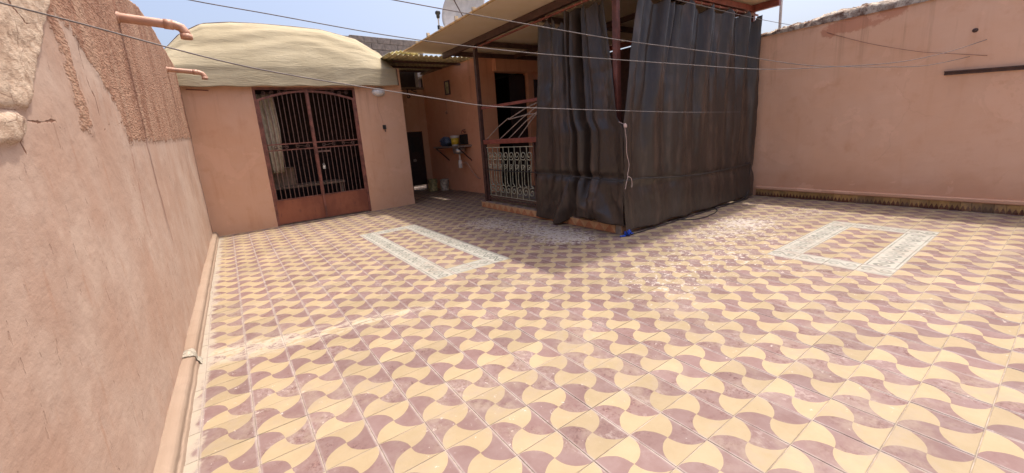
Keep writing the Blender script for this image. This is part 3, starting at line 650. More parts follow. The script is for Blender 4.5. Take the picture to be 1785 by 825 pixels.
MB().box((3.80, 9.632, 1.15), (4.09, 9.64, 1.6)).build('panel', M['black'], dr)
MB().box((3.82, 9.60, .86), (3.90, 9.64, .94)).lathe((3.88, 9.61, .9), [(.025, 0), (.03, .03), (.0, .045)], 12, (0, -1, 0)).build('handle', M['steel'], dr)
hk = thing('wall_bracket', (3.85, 9.55, 2.9), 'black iron bracket with a hanging hook under the passage window', 'bracket')
MB().tube([(3.80, 9.56, 2.99), (4.12, 9.54, 2.98), (4.14, 9.56, 2.90), (3.98, 9.55, 2.96)], .014, 6).build('arm', M['black'], hk)
MB().tube(catmull([(3.86, 9.55, 2.99), (3.87, 9.55, 2.88), (3.92, 9.55, 2.78), (3.86, 9.55, 2.74), (3.83, 9.55, 2.79)]), .014, 6).build('hook', M['black'], hk)
# corrugated sheet over passage
def corr(s, t):
    x = 2.26 + .44 * t + s * (2.02 - .25 * t); y = 6.42 + t * 3.25; return (x, y, 3.292 - .012 * math.sin(s * PI) + .235 * t + .020 * math.sin(s * 2 * PI * 17))
cr_ = thing('corrugated_roof', (3.7, 8.0, 3.5), 'small yellowed corrugated sheet roofing the passage beside the tarpaulin', 'roof')
grid('sheet', corr, 204, 8, M['corr'], cr_, True, .006)
def corr2(s, t): return (2.95 + s * .75, 8.05 + t * 1.6, 3.66 + .06 * math.sin(s * PI) + .03 * t + .02 * math.sin(s * 2 * PI * 7))
grid('sheet', corr2, 90, 8, M['corr'], cr_, True, .006)
for y in (7.25, 8.3, 9.3): MB().bar((2.66, y, 3.238 + .0723 * (y - 6.42)), (4.40, y, 3.238 + .0723 * (y - 6.42)), .05, .05).build('batten', M['darkiron'], cr_)

# ------------------------------------------------------------------ sink house
sh = thing('orange_house', (4.58, 6.74, 0), 'orange pink house corner with the wall sink and the dark doorway behind the railing', 'building')
d_ = Vector((4.38 - 4.58, 9.6 - 6.74, 0)).normalized(); nn = Vector((d_.y, -d_.x, 0))
wallgrid('sink_wall', (4.38, 9.6), (4.58, 6.745), -.01, 3.38, sh, M['orange'], .2, tuple(nn))
wallgrid('front_wall', (4.585, 6.74), (5.08, 6.74), -.01, 3.38, sh, M['orange'], .2)
wallgrid('front_wall', (6.16, 6.74), (6.34, 6.74), -.01, 3.05, sh, M['orange'], .2); wallgrid('front_wall', (6.66, 6.74), (7.45, 6.74), -.01, 3.38, sh, M['orange'], .2)
MB().box((6.34, 6.743, -.01), (6.66, 6.93, 2.3)).build('wall_below_window', M['orange'], sh); MB().box((6.16, 6.742, 2.9), (6.66, 6.93, 3.05)).build('wall_over_window', M['orange'], sh)
MB().box((4.2, 6.42, 3.385), (7.22, 7.0, 3.398)).build('added_sun_gap_cover', M['lightgrey'], sh)  # added strip, blocks the sun between pergola roof and house wall
MB().box((5.02, 6.56, 3.05), (6.66, 6.95, 3.38), .012).build('lintel_box', M['orange'], sh)
MB().box((4.46, 6.96, 3.40), (9.2, 10.4, 3.5)).build('roof_slab', M['mortar'], sh)
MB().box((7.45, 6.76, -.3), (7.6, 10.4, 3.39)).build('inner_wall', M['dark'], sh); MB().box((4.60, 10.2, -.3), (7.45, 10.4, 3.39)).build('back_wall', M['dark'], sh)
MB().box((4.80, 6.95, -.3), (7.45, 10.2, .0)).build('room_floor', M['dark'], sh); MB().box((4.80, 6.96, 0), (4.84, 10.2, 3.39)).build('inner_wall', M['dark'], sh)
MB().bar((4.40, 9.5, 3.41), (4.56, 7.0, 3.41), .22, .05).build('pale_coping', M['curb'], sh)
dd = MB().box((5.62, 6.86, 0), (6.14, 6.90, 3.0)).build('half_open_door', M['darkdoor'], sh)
tag(MB().box((6.345, 6.85, 2.3), (6.655, 6.88, 2.895)).build('small_window', M['darkdoor']), 'small dark window beside the tall doorway, behind the curtain edge', 'window')
pl = thing('wall_plaque', (4.47, 8.2, 2.84), 'small dark framed plaque high on the orange sink wall', 'plaque')
def onw(y, off=0): t = (y - 6.745) / (9.6 - 6.745); p = Vector((4.58 + (4.38 - 4.58) * t, y, 0)) - nn * off; return p
mb = MB(); a = onw(8.08); b = onw(8.28)
for a_, b_, z0, z1 in ((8.06, 8.30, 2.66, 2.69), (8.06, 8.30, 3.0, 3.03)): mb.prism([(onw(a_, .035).x, a_), (onw(b_, .035).x, b_), (onw(b_, -.01).x, b_), (onw(a_, -.01).x, a_)], z0, z1)
for a_, b_ in ((8.06, 8.09), (8.27, 8.30)): mb.prism([(onw(a_, .035).x, a_), (onw(b_, .035).x, b_), (onw(b_, -.01).x, b_), (onw(a_, -.01).x, a_)], 2.69, 3.0)
mb.build('frame', M['darkiron'], pl)
MB().prism([(onw(8.09, .02).x, 8.09), (onw(8.27, .02).x, 8.27), (onw(8.27, -.01).x, 8.27), (onw(8.09, -.01).x, 8.09)], 2.69, 3.0).build('picture', M['tin'], pl)
# sink
sx = lambda y, o: onw(y, o).x
sk_ = thing('wall_sink', (4.3, 7.8, 1.25), 'wall mounted steel sink with drainer on the shaded orange wall', 'sink')
mb = MB(); y0, y1 = 7.25, 8.55
mb.prism([(sx(y0, .42), y0), (sx(y1, .42), y1), (sx(y1, 0), y1), (sx(y0, 0), y0)], 1.235, 1.275); mb.build('counter', M['steel'], sk_)
mb = MB(); mb.lathe((sx(7.55, .22), 7.55, 1.06), [(.05, 0), (.15, .01), (.165, .06), (.17, .174)], 24); mb.build('basin', M['steel'], sk_, True)
px, py = sx(7.55, .22), 7.55
MB().tube([(px, py, 1.06), (px, py, .86)], .022, 12).lathe((px, py, .68), [(.045, 0), (.05, .01), (.05, .15), (.046, .2), (.03, .21)], 16).build('trap', M['white'], sk_, True)
MB().tube(catmull([(px, py, .80), (px + .06, py - .07, .81), (px + .10, 7.36, .80), (px + .15, 7.16, .55), (sx(7.05, .03), 7.03, .40), (sx(7.05, -.02), 6.99, .39)]), .017, 10).build('waste_pipe', M['vinylpipe'], sk_, True)
for y in (7.32, 8.48):
    MB().bar((sx(y, .38), y, 1.225), (sx(y, .0), y, .86), .025, .025).bar((sx(y, .40), y, 1.222), (sx(y, 0), y, 1.222), .025, .02).build('bracket', M['darkiron'], sk_)
MB().tube(catmull([(sx(7.5, -.01), 7.5, 1.62), (sx(7.5, .05), 7.5, 1.62), (sx(7.5, .11), 7.46, 1.66), (sx(7.5, .16), 7.42, 1.63), (sx(7.5, .17), 7.40, 1.58)]), .016, 8).bar((sx(7.5, .05), 7.44, 1.68), (sx(7.5, .05), 7.56, 1.68), .02, .02).build('tap', M['redrail'], sk_)
bk = thing('plastic_bucket', (sx(7.62, .2), 7.66, 1.276), 'white bucket with a yellow label standing on the sink', 'bucket')
c0 = (sx(7.66, .24), 7.68, 1.276)
MB().lathe(c0, [(.085, 0), (.09, .005), (.112, .24), (.122, .243), (.122, .27), (.10, .272), (.0, .272)], 24).build('bucket_body', M['white'], bk, True)
MB().lathe(c0, [(.0935, .035), (.1105, .205)], 24).build('label_print', M['yellow'], bk, True)
def blob(name, c, r, mat, parent, amp=.35, sc=3.0, k=14):
    mb = MB(); vs = []; fs = []
    for j in range(k + 1):
        for i in range(k * 2):
            th = PI * j / k; ph = 2 * PI * i / (2 * k); d = Vector((math.sin(th) * math.cos(ph), math.sin(th) * math.sin(ph), math.cos(th)))
            m_ = 1 + amp * fbm(tuple(d), sc, 4); vs.append((c[0] + d.x * r[0] * m_, c[1] + d.y * r[1] * m_, max(c[2] - r[2] * .8, c[2] + d.z * r[2] * m_)))
    for j in range(k):
        for i in range(2 * k): fs.append((j * 2 * k + i, j * 2 * k + (i + 1) % (2 * k), (j + 1) * 2 * k + (i + 1) % (2 * k), (j + 1) * 2 * k + i))
    return mb.add(vs, fs).build(name, mat, parent, True)
tag(blob('plastic_bag', (sx(8.25, .2), 8.22, 1.276 + .11), (.14, .22, .14), M['bluebag'], None), 'crumpled blue grey plastic bag on the left part of the sink', 'bag')
pn = thing('black_pan', (sx(7.95, .2), 7.95, 1.276), 'blackened pan on the sink between the blue bag and the bucket', 'pan')
MB().lathe((sx(7.95, .2), 7.95, 1.276), [(.10, 0), (.12, .07), (.124, .075), (.112, .07), (.095, .008), (.0, .008)], 20).build('pan_body', M['black'], pn, True)
MB().bar((sx(7.95, .30), 7.90, 1.335), (sx(7.95, .40), 7.70, 1.38), .02, .012).build('handle', M['black'], pn)
tag(MB().prism([(sx(7.42, .10), 7.42), (sx(7.66, .10), 7.66), (sx(7.66, .0), 7.66), (sx(7.42, 0), 7.42)], 1.30, 1.56).build('black_canister', M['black']), 'black canister against the wall behind the white bucket', 'canister')
mtl = thing('wall_socket', (sx(8.36, 0), 8.36, 2.22), 'small pale round socket with a thin conduit on the orange wall', 'socket')
MB().lathe((sx(8.36, 0), 8.36, 2.20), [(.05, 0), (.05, .02), (.03, .035), (0, .036)], 14, tuple(-nn)).build('cover', M['vinylpipe'], mtl)
MB().tube([(sx(8.34, .008), 8.34, 2.25), (sx(8.30, .008), 8.30, 2.64)], .008, 6).build('conduit', M['vinylpipe'], mtl)
def tin(x, y, r, h, mat, label):
    t = thing('paint_tin', (x, y, 0), label, 'paint tin', 'paint tins by the sink wall')
    MB().lathe((x, y, .001), [(r, 0), (r * 1.02, .012), (r, .02), (r, h * .5), (r * 1.01, h * .5 + .006), (r, h * .5 + .012), (r, h - .02), (r * 1.03, h - .01), (r * 1.03, h), (r * .95, h), (r * .94, h - .05), (0, h - .06)], 24).build('tin_body', mat, t, True)
    MB().tube([(x + r * math.cos(a) * 1.03, y - .02 - .10 * math.sin(a) * .9, h * .9 - .13 * math.sin(a)) for a in [PI * k / 12 for k in range(13)]], .004, 6).build('handle', M['darkiron'], t)
tin(4.02, 8.86, .135, .34, M['tin'], 'larger yellowish stained paint tin on the floor left of the other, under the sink')
tin(4.29, 8.62, .125, .32, M['tin2'], 'paler grey white paint tin on the floor right of the yellowish one, under the sink')
tag(MB().box((3.84, 9.40, .0), (4.05, 9.50, .012)).build('paper_sheet', M['white']), 'white scrap of paper on the floor at the foot of the dark metal door', 'paper')

# ------------------------------------------------------------------ pavilion
pv = thing('pergola', (5.2, 3.4, 0), 'steel post pergola with a beige sheet roof standing over the tiled platform', 'pergola')
for x, y, z0, z1, m in ((3.53, 5.05, .12, 3.22, 'darkiron'), (3.52, 1.55, .12, 3.22, 'post'), (7.06, 1.52, 2.86, 3.3, 'redrail'), (7.06, 5.05, .12, 3.22, 'darkiron')):
    MB().box((x - .035, y - .035, z0), (x + .035, y + .035, z1)).build('post', M[m], pv)
for a, b, m in (((3.50, 1.08, 3.28), (3.50, 6.35, 3.28), 'darkiron'), ((7.02, 1.08, 3.28), (7.02, 6.35, 3.28), 'redrail')): MB().bar(a, b, .07, .11).build('beam', M[m], pv)
for y, m in ((1.50, 'redrail'), (3.25, 'darkiron'), (5.05, 'darkiron'), (6.05, 'darkiron')): MB().bar((3.53, y, 3.275), (6.99, y, 3.275), .06, .09).build('cross_beam', M[m], pv)
MB().bar((5.2, 1.53, 3.275), (5.2, 6.0, 3.275), .05, .08).build('purlin', M['darkiron'], pv)
MB().tube([(3.475, 1.50, 3.165), (3.475, 5.0, 3.165)], .017, 8).build('curtain_rail', M['redrail'], pv); MB().tube([(3.49, 1.43, 3.165), (7.05, 1.43, 3.165)], .017, 8).build('curtain_rail', M['redrail'], pv)
x0 = 2.64; wd = (7.20 - x0) / 4
for k in range(4):
    MB().box((x0 + k * wd + .002, 1.1, 3.345), (x0 + (k + 1) * wd - .002, 6.5, 3.37)).build('roof_sheet', M['sheet'], pv)
def edge(s, t):
    y = 1.1 + s * 5.4; a = t * 2 * PI; return (2.632 + .012 * math.cos(a), y, 3.36 + .02 * math.sin(a) + .004 * nz((0, y, 0), 5))
grid('edge_trim', edge, 80, 6, M['trim'], pv, False)
for k in range(9): MB().box((2.615, 1.3 + k * .56, 3.372), (2.67, 1.335 + k * .56, 3.42 + .02 * (k % 2))).lathe((2.66, 1.317 + k * .56, 3.37), [(.03, 0), (.03, .012), (.012, .03), (0, .03)], 8).build('clip', M['curtfab'], pv)

MB().box((7.10, 1.62, .14), (7.125, 6.3, 3.215)).build('added_dark_screen', M['darkiron'], pv)  # added screen, hides the sky gap and keeps the pergola inside dark
# tiled platform
st_ = MB().box((3.455, 1.47, -.3), (7.24, 5.16, .118)).build('tiled_platform', M['mortar']); tag(st_, 'low tiled platform with orange and ochre triangle tiles under the curtained pergola', 'platform')
def uvquad(name, o, e1, e2, nrm, th, mat):
    o = Vector(o); e1 = Vector(e1); e2 = Vector(e2); n_ = Vector(nrm) * th
    vs = [o, o + e1, o + e1 + e2, o + e2, o + n_, o + e1 + n_, o + e1 + e2 + n_, o + e2 + n_]
    fs = [(4, 5, 6, 7), (0, 1, 5, 4), (1, 2, 6, 5), (2, 3, 7, 6), (3, 0, 4, 7)]
    me = bpy.data.meshes.new(name); me.from_pydata([tuple(v) for v in vs], [], fs); me.materials.append(mat)
    uvl = me.uv_layers.new(name='UVMap'); U = [(0, 0), (1, 0), (1, 1), (0, 1)] * 2
    for lp in me.loops: uvl.data[lp.index].uv = U[lp.vertex_index]
    return me
rm = uvquad('riser_tile', (0, .098, .004), (0, -.196, 0), (0, 0, .112), (-1, 0, 0), .012, M['riser'])
for k in range(18):
    o = bpy.data.objects.new('riser_tile', rm); COL.objects.link(o); o.parent = st_; o.location = (3.4545 + random.uniform(-.001, .001), 5.06 - k * .2, 0)
rm2 = uvquad('riser_tile', (-.098, 0, .004), (.196, 0, 0), (0, 0, .112), (0, -1, 0), .012, M['riser'])
for k in range(18):
    o = bpy.data.objects.new('riser_tile', rm2); COL.objects.link(o); o.parent = st_; o.location = (3.56 + k * .2, 1.469, 0)
tmx = tile_mesh('top_tile', M['tile'], 0)
for i in range(3):
    for j in range(15):
        o = bpy.data.objects.new('top_tile', tmx); COL.objects.link(o); o.parent = st_; o.location = (3.58 + i * T, 1.60 + j * T - .01, .1315)

# railing
rl = thing('iron_railing', (3.55, 4.1, .12), 'wrought iron railing with pale scrolls and red top rail left of the dark curtain', 'railing')
RX = 3.55
MB().box((RX - .04, 3.05, 1.31), (RX + .04, 5.01, 1.40), .008).build('top_rail', M['redrail'], rl)
mb = MB()
for z in (.19, .25): mb.box((RX - .015, 3.05, z - .012), (RX + .015, 5.0, z + .012))
for y in (3.40, 4.98): mb.box((RX - .02, y - .018, .12), (RX + .02, y + .018, 1.31))
mb.build('frame', M['darkiron'], rl)
mb = MB(); mb.box((RX - .006, 3.42, 1.235), (RX + .006, 4.96, 1.247)); mb.box((RX - .005, 3.42, .262), (RX + .005, 4.96, .272)); mb.build('inner_rail', M['palebar'], rl)
pt = spiral((0, .41), .018, .092, 0, 1.35, 16)                       # lower curl, up the slanting stem, upper curl
e = pt[-1]; up_ = spiral((.02, 1.08), .018, .088, PI, 1.35, 16)[::-1]
scr = pt + [(e[0] * .6 + .05, .55), (.01, .72), (-.02, .88)] + [(-.045, 1.0)] + up_
sm_ = MB().tube([(0, a, b) for a, b in scr], .0085, 6); sm_.tube([(0, a, b) for a, b in spiral((.045, .86), .012, .062, PI / 2, 1.3, 12)], .0078, 6)
me = bpy.data.meshes.new('scroll'); me.from_pydata(sm_.v, [], sm_.f); me.materials.append(M['palebar'])
me2b = MB().box((-.006, -.006, .272), (.006, .006, 1.235)); me2 = bpy.data.meshes.new('bar'); me2.from_pydata(me2b.v, [], me2b.f); me2.materials.append(M['palebar'])
RL = -world_loc(rl)
for k in range(8):
    o = bpy.data.objects.new('scroll', me); COL.objects.link(o); o.parent = rl; o.location = Vector((RX, 4.83 - k * .185, 0)) + RL
    o = bpy.data.objects.new('bar', me2); COL.objects.link(o); o.parent = rl; o.location = Vector((RX + .004, 4.925 - k * .185, 0)) + RL
hb = MB().bar((RX + .01, 5.02, 2.03), (RX + .01, 3.0, 2.01), .05, .05).build('high_rail', M['redrail'], rl)
for a, b in (((4.95, 1.42), (4.13, 1.77)), ((4.13, 1.77), (3.05, 2.0)), ((4.45, 1.42), (3.10, 1.97)), ((3.85, 1.42), (3.05, 1.93)), ((4.15, 1.42), (3.08, 1.90)), ((3.33, 1.42), (3.03, 1.68)), ((4.12, 1.765), (3.02, 1.78))):
    MB().tube([(RX + .012, a[0], a[1] - .02), (RX + .02, (a[0] + b[0]) / 2, (a[1] + b[1]) / 2 + .02), (RX + .012, b[0], b[1])], .010, 6).build('fan_rod', M['rod'], rl)

# curtains
def ridge(a): return math.copysign(abs(math.sin(a)) ** .75, math.sin(a))
def right_curtain(s, t):
    z0 = .045 + .02 * nz((s * 8, 1, 0)); nring = 12
    droop = abs(math.sin(PI * s * nring)) ** .8 * (.05 + .07 * (.5 + .5 * nz((math.floor(s * nring) * 3.7, 5, 1)) + (.5 if int(s * nring) in (1, 5, 8) else 0)))
    zt = 3.145 - droop * (1 if s < .97 else .3)
    z = z0 + (zt - z0) * t
    xl = interp(z, [0, .9, 1.5, 1.65, 2.4, 3.15], [3.405, 3.405, 3.41, 3.44, 3.57, 3.77]); x = xl + s * (7.0 - xl) - .0 * t
    hi = max(0, min(1, (z - .65) / 2.3)); lo = 1 - hi
    q = s + .012 * nz((s * 3, z * .7, 4))
    f = .066 * hi ** .6 * ridge(2 * PI * q * 6.0 + 1.2 + .5 * nz((s * 5, z * .6, 2))) + .030 * hi * ridge(2 * PI * q * 14.5 + 3.0 * nz((s * 4, z * .5, 8))) * (1 + nz((s * 6, z, 3)))
    f *= min(1, s * 12 + .15); f += .026 * lo * math.sin(2 * PI * q * 5 + 2) + .008 * lo * fbm((s * 18, z * 3, 2), 1.0, 3) + .018 * fbm((s * 7, z * 1.2, 6), 1.0, 4) + .006 * fbm((s * 30, z * 4, 1), 1.0, 3)
    pin = math.exp(-((z - .66 + .12 * s) / .07) ** 2) * .022
    return (x, 1.385 - f + pin - .05 * max(0, .55 - z), z)
rc_ = thing('vinyl_curtain', (5.2, 1.4, 0), 'wide dark brown vinyl curtain facing the viewer, reaching to the salmon wall', 'curtain', 'dark vinyl curtains around the pergola')
grid('curtain_sheet', right_curtain, 300, 150, M['curtain'], rc_, True, .003)
def left_curtain(s, t):
    zt0 = 3.14
    y0 = lambda z: interp(z, [0, 1, 2, 3.2], [3.24, 3.20, 3.12, 3.00]); y1 = lambda z: interp(z, [0, .9, 1.45, 1.6, 2.3, 3.15], [1.375, 1.375, 1.39, 1.50, 1.60, 1.73])
    w_ = interp(s, [0, .35, .45, .55, 1], [0, 0, 1, 1, 1])
    zb = interp(s, [0, .15, .36, .42, .55, .75, 1], [.05, .03, .02, .10, .19, .17, .13]) + .012 * nz((s * 9, 0, 3))
    zt = zt0 - .09 * abs(math.sin(PI * s * 8)) - (.10 if .3 < s < .45 else 0)
    z = zb + (zt - zb) * t; y = y0(z) + s * (y1(z) - y0(z))
    low = max(0, min(1, (.85 - z) / .6)); hi = max(0, min(1, (z - .7) / 2.3))
    q = s + .015 * nz((s * 3, z, 7)); mid = math.exp(-((s - .57) / .17) ** 2)
    f = .040 * (.4 + .6 * hi) * ridge(2 * PI * q * 4 + .6) + .085 * mid * ridge(2 * PI * q * 9 + 1.2 * nz((s * 4, z * .8, 1))) + .018 * fbm((s * 6, z * 1.4, 2), 1.0, 4)
    f *= min(1, (1 - s) * 8 + .1)
    f *= 1 - .8 * low * (1 if s > .25 else 0) * min(1, max(0, (s - .25) * 8))
    a_ = (s - .57) / interp(z, [.05, .8], [.40, .17]); up = max(0, min(1, (z - .1) / .65))
    fan = .055 * ridge(2 * PI * a_ * 1.45 + .9 + .5 * nz((s * 3, z * 3, 4))) * math.exp(-(a_ / 1.15) ** 2) + .13 * math.exp(-((a_ - .42) / .42) ** 2) * math.sin(PI * up) ** .8
    fan += .085 * math.exp(-((a_ + .62) / .15) ** 2) * (1 - up * .75) - .05 * math.exp(-((a_ + .30) / .14) ** 2)
    fan += .035 * (1 - 2 * abs(fbm((s * 5.5 + z, z * 4.2, 2), 1.0, 2))) * math.exp(-((a_ - .3) / .7) ** 2) * (1 - up * .4)
    f += low * fan + .008 * fbm((s * 22, z * 6, 5), 1.0, 3)
    pin = math.exp(-((z - .79) / .06) ** 2) * (.03 + .05 * mid)
    return (3.475 - .085 * min(1, max(0, (2.2 - z) / 2.0)) ** .7 - f + pin, y, z)
lc_ = thing('vinyl_curtain', (3.45, 2.3, 0), 'narrower dark vinyl curtain next to the railing, bunched and billowing at the bottom', 'curtain', 'dark vinyl curtains around the pergola')
grid('curtain_sheet', left_curtain, 190, 150, M['curtain'], lc_, True, .003)
rg = MB().tube([(0, .024 * math.cos(2 * PI * k / 14), .024 * math.sin(2 * PI * k / 14)) for k in range(12)], .0042, 6); rme = bpy.data.meshes.new('curtain_ring'); rme.from_pydata(rg.v, [], rg.f); rme.materials.append(M['curtfab'])
for par, pts in ((rc_, [(3.95 + k * .262, 1.43, 3.16, 0) for k in range(12)]), (lc_, [(3.475, 2.98 - k * .15, 3.16, 1) for k in range(9)])):
    for x, y, z, r in pts:
        o = bpy.data.objects.new('curtain_ring', rme); COL.objects.link(o); o.parent = par; o.location = Vector((x, y, z)) - world_loc(par); o.rotation_euler = (random.uniform(-.5, .5), 0, random.uniform(-.4, .4) + (PI / 2 if r else 0))
def rope(name, pts, r, mat, label, cat, group=None, seg=7, k=6):
    return tag(MB().tube(catmull(pts, k), r, seg).build(name, mat, None, True), label, cat, group)
rope('tie_rope', [(3.50, 4.97, .80), (3.49, 4.2, .79), (3.47, 3.4, .80), (3.36, 3.1, .80), (3.36, 2.8, .80), (3.35, 2.45, .79), (3.345, 2.1, .785), (3.36, 1.7, .77), (3.385, 1.42, .765), (3.47, 1.345, .76), (3.8, 1.335, .75), (4.4, 1.335, .69), (5.2, 1.335, .64), (6.0, 1.338, .63), (6.6, 1.34, .64), (6.98, 1.37, .66)],
     .009, M['ropedark'], 'dark rope tied round the two vinyl curtains at knee height', 'rope')
sg = thing('white_tie_string', (3.42, 1.34, 1.5), 'pale string knotted at the curtain corner and hanging in a loose bow', 'string')
MB().tube(catmull([(3.41, 1.44, 1.53), (3.41, 1.37, 1.50), (3.43, 1.35, 1.47), (3.40, 1.335, 1.44), (3.41, 1.325, 1.3), (3.41, 1.32, 1.12), (3.44, 1.31, .98), (3.41, 1.31, .85), (3.395, 1.30, .80)], 8), .0038, 6).build('long_strand', M['string'], sg, True)
MB().tube(catmull([(3.41, 1.30, .82), (3.375, 1.30, .76), (3.35, 1.30, .68), (3.335, 1.30, .665)], 8), .0045, 6).build('loose_end', M['string'], sg, True)
MB().tube(catmull([(3.41, 1.30, .82), (3.455, 1.29, .79), (3.47, 1.29, .72), (3.465, 1.29, .67)], 8), .0045, 6).build('loose_end', M['string'], sg, True)
blob('knot', (3.41, 1.34, 1.475), (.022, .022, .03), M['string'], sg, .5, 4, 8)
rope('pink_string', [(3.44, 3.02, 1.52), (3.44, 3.10, 1.40), (3.43, 3.06, 1.2), (3.43, 3.13, 1.05), (3.44, 3.06, .92), (3.43, 3.14, .75), (3.42, 3.10, .62), (3.43, 3.17, .52), (3.43, 3.12, .42)], .008, M['string'], 'twisted pink string hanging at the edge of the dark curtain beside the railing', 'string')
br = thing('blue_rag', (3.46, 1.38, 0), 'bright blue plastic rag knotted at the bottom curtain corner on the floor', 'rag')
blob('knot', (3.45, 1.35, .035), (.042, .032, .034), M['blue'], br, 1.0, 3.0, 16)
MB().tube(catmull([(3.46, 1.37, .03), (3.40, 1.36, .012), (3.36, 1.36, .010), (3.33, 1.39, .008)]), [.012] * 6 + [.016] * 6 + [.010] * 6 + [.004], 6).build('loose_end', M['blue'], br, True)
MB().tube(catmull([(3.48, 1.36, .03), (3.53, 1.34, .02), (3.56, 1.345, .012)]), .010, 6).build('loose_end', M['blue'], br, True)
rope('floor_cable', [(4.64, 1.37, .008), (4.75, 1.21, .008), (4.95, 1.14, .008), (5.16, 1.15, .008), (5.42, 1.19, .008), (5.62, 1.27, .008), (5.70, 1.36, .008), (5.90, 1.42, .008), (6.2, 1.36, .008), (6.52, 1.36, .01), (6.75, 1.34, .05), (6.85, 1.345, .2), (6.86, 1.35, .45), (6.9, 1.355, .62)], .008, M['ropedark'], 'thin black cable lying loose on the floor in front of the dark curtain', 'cable')
rope('curtain_hem_cord', [(3.50, 1.33, .012), (4.2, 1.325, .012), (5.1, 1.33, .012), (6.1, 1.325, .012), (6.8, 1.33, .012)], .007, M['ropedark'], 'thin dark cord along the floor under the bottom edge of the wide curtain', 'cord')

# ------------------------------------------------------------------ right wall
rw = thing('right_wall', (7.25, -1.5, 0), 'tall salmon pink wall in shade on the right with a broken rough top', 'wall')
wallgrid('wall_face', (7.25, 6.7), (7.25, -5.5), -.01, 2.86, rw, M['rightw'], .25, (1, 0, 0), .012)
def cop(s, t):
    y = 6.7 - s * 12.2; a = t * PI; rz = .12 + .10 * fbm((4, y, 1), 1.3, 4)
    x = 7.375 - .15 * math.cos(a) + .04 * (1 - abs(fbm((t * 2, y, 0), 7, 4))) - .03; return (x, y, 2.82 + max(0, math.sin(a)) ** .28 * rz + .05 * (1 - 2 * abs(fbm((t * 2.5, y, 9), 6, 5))) * math.sin(a))
grid('broken_coping', cop, 500, 16, M['coping'], rw, True)
MB().box((7.205, -5.5, .124), (7.252, 1.40, .185), .014).build('skirting_ledge', M['rightw'], rw)
sm2 = uvquad('skirting_tile', (0, .0485, .002), (0, -.097, 0), (0, 0, .121), (-1, 0, 0), .016, M['skirt'])
for k in range(62):
    o = bpy.data.objects.new('skirting_tile', sm2); COL.objects.link(o); o.parent = rw; o.location = Vector((7.243 + random.uniform(-.004, .003), 1.34 - k * .1, random.uniform(-.006, .003))) - world_loc(rw); o.rotation_euler = (random.gauss(0, .012), random.gauss(0, .02), 0)
rd = thing('iron_angle', (7.23, -1.5, 1.85), 'dark rusty angle iron fixed along the upper part of the salmon wall', 'angle iron')
MB().bar((7.215, -.88, 1.868), (7.215, -3.2, 1.745), .045, .012).bar((7.234, -.88, 1.848), (7.234, -3.2, 1.725), .012, .05).build('angle', M['darkiron'], rd)
wm = thing('wall_anchor', (7.24, -1.1, 2.34), 'small rusty anchor stub in the salmon wall above the angle iron', 'anchor')
MB().lathe((7.246, -1.10, 2.34), [(.03, 0), (.022, .01), (.012, .014), (.012, .035), (0, .035)], 10, (-1, 0, 0)).build('stub', M['darkiron'], wm)
tag(MB().tube([(7.36, 1.20, 2.85), (7.36, 1.20, 4.2)], .022, 10).build('grey_pole', M['lightgrey']), 'thin grey metal pole rising behind the coping beside the pergola roof', 'pole')

# clotheslines
rope('clothesline', [(-1.366, -0.181, 1.982), (-1.18, -0.145, 1.938), (-0.984, -0.107, 1.888), (-0.758, -0.062, 1.838), (-0.494, -0.01, 1.798), (-0.158, 0.056, 1.758), (0.198, 0.126, 1.716), (0.606, 0.206, 1.672), (1.203, 0.323, 1.653), (2.342, 0.547, 1.624), (4.102, 0.892, 1.585), (7.2, 1.501, 1.553)], .0028, M['line'], 'lowest clothesline running from the left wall across the gate and the dark curtains', 'clothesline', 'clotheslines strung across the terrace')
rope('clothesline', [(-1.354, 1.737, 2.662), (-0.887, 1.577, 2.548), (-0.429, 1.42, 2.459), (0.041, 1.259, 2.364), (0.396, 1.137, 2.299), (0.867, 0.975, 2.228), (1.533, 0.747, 2.148), (2.399, 0.45, 2.069), (3.007, 0.242, 2.017), (3.674, 0.013, 1.96), (4.098, -0.132, 1.942), (4.798, -0.373, 1.945), (5.757, -0.701, 1.969), (6.539, -0.97, 2.062), (7.24, -1.21, 2.205)], .0036, M['line'], 'middle clothesline passing just above the tarpaulin and the railing doorway', 'clothesline', 'clotheslines strung across the terrace')
rope('clothesline', [(-1.361, 1.189, 2.679), (0.259, 0.76, 2.442), (0.704, 0.643, 2.377), (1.37, 0.467, 2.283), (2.043, 0.289, 2.193), (2.764, 0.098, 2.119), (3.309, -0.046, 2.066), (4.135, -0.264, 1.972), (4.679, -0.408, 1.941), (5.637, -0.662, 1.921), (6.377, -0.857, 1.929), (7.24, -1.085, 2.024)], .0036, M['line'], 'upper clothesline crossing in front of the satellite dish and the pergola roof', 'clothesline', 'clotheslines strung across the terrace')
rope('clothesline', [(-1.373, 0.383, 2.649), (-0.095, 0.464, 2.705), (3.509, 0.694, 2.793), (4.957, 0.786, 2.817), (5.938, 0.849, 2.843), (7.24, 0.932, 2.892)], .0036, M['line'], 'highest clothesline ending on the broken top of the salmon wall', 'clothesline', 'clotheslines strung across the terrace')
rope('wall_wire', [(7.24, .478, 2.679), (7.228, -.059, 2.403), (7.225, -.595, 2.184), (7.228, -.848, 2.112), (7.24, -1.237, 2.008)], .0028, M['rust'], 'thin wire sagging against the face of the salmon wall', 'wire')

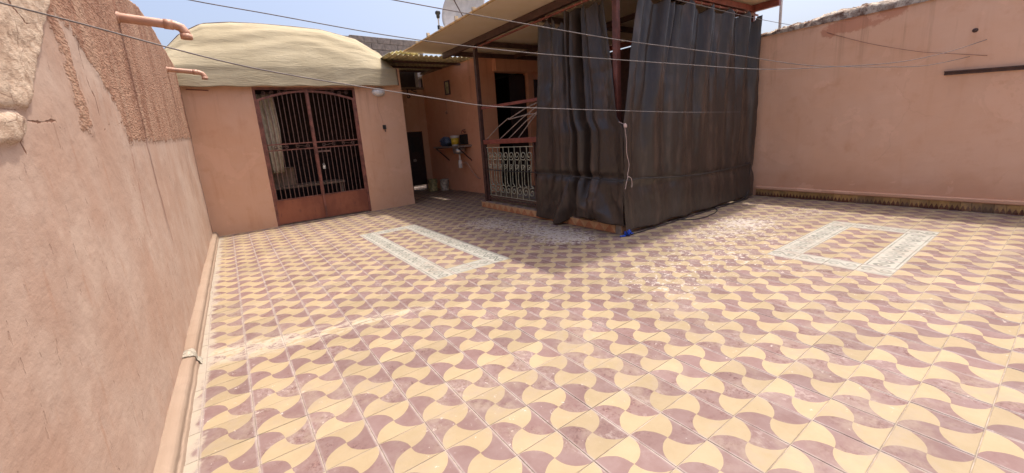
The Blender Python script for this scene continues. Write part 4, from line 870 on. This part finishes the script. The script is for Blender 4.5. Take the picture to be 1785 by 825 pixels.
# ------------------------------------------------------------------ behind: block wall, dish, antenna
bw = thing('block_wall', (4.4, 12, 3), 'bare grey concrete block wall rising behind the tarpaulin', 'wall')
MB().box((2.6, 12.02, -3.6), (5.62, 12.18, 4.96)).build('wall_core', M['mortar'], bw)
bm = MB().box((-.218, 0, -.095), (.218, .17, .095), .006); bme = bpy.data.meshes.new('block'); bme.from_pydata(bm.v, [], bm.f); bme.materials.append(M['concrete'])
for r in range(6):
    for k in range(7):
        x = 2.88 + k * .45 + (.225 if r % 2 else 0)
        if x > 5.5 or (r == 0 and x < 3.3): continue
        o = bpy.data.objects.new('block', bme); COL.objects.link(o); o.parent = bw; o.location = Vector((x, 12.0 + random.uniform(-.006, .006), 4.91 - r * .21 + random.uniform(-.004, .004) - .012 * k)) - world_loc(bw); o.rotation_euler = (0, .022 + random.gauss(0, .006), 0)
ds = thing('satellite_dish', (5.85, 9.2, 3.5), 'grey satellite dish standing behind the edge of the pergola roof', 'satellite dish')
ax = Vector((-.90, -.30, .30)).normalized(); cD = Vector((5.72, 9.0, 5.30))
R_ = .86; prof = [(R_ * k / 10, .32 * (k / 10) ** 2 * R_) for k in range(11)]
MB().lathe(cD - ax * .2, [(max(r, .001), h) for r, h in prof] + [(r, h - .012) for r, h in prof[::-1]], 40, tuple(ax)).build('reflector', M['lightgrey'], ds, True)
MB().tube([cD - ax * .2, cD - ax * .45, (6.1, 9.2, 4.7), (6.1, 9.2, 3.5)], .035, 10).build('mast', M['lightgrey'], ds, True)
MB().tube([cD - ax * .2 + Vector((0, 0, -.6)), cD + ax * .55], .015, 8).lathe(cD + ax * .50, [(.03, 0), (.045, .05), (.045, .12), (0, .12)], 12, tuple(-ax)).build('feed_arm', M['darkiron'], ds)
an = thing('antenna_mast', (4.82, 9.0, 3.5), 'thin dark antenna mast with a knob on top left of the satellite dish', 'antenna')
MB().tube([(4.80, 9.0, 3.5), (4.82, 9.0, 4.9)], .022, 8).build('mast', M['lightgrey'], an)
MB().lathe((4.82, 9, 4.86), [(.035, 0), (.05, .04), (.05, .10), (.075, .12), (.075, .18), (.05, .2), (0, .2)], 12).build('knob', M['black'], an, True)
MB().bar((4.80, 8.98, 4.62), (4.96, 8.98, 4.60), .05, .05).lathe((4.81, 9, 4.57), [(.04, 0), (.04, .1), (0, .1)], 10).build('bracket', M['black'], an)
MB().lathe((5.02, 8.98, 4.42), [(.06, 0), (.06, .22), (.05, .23), (.05, .25), (0, .25)], 12).build('cylinder_box', M['lightgrey'], an, True)
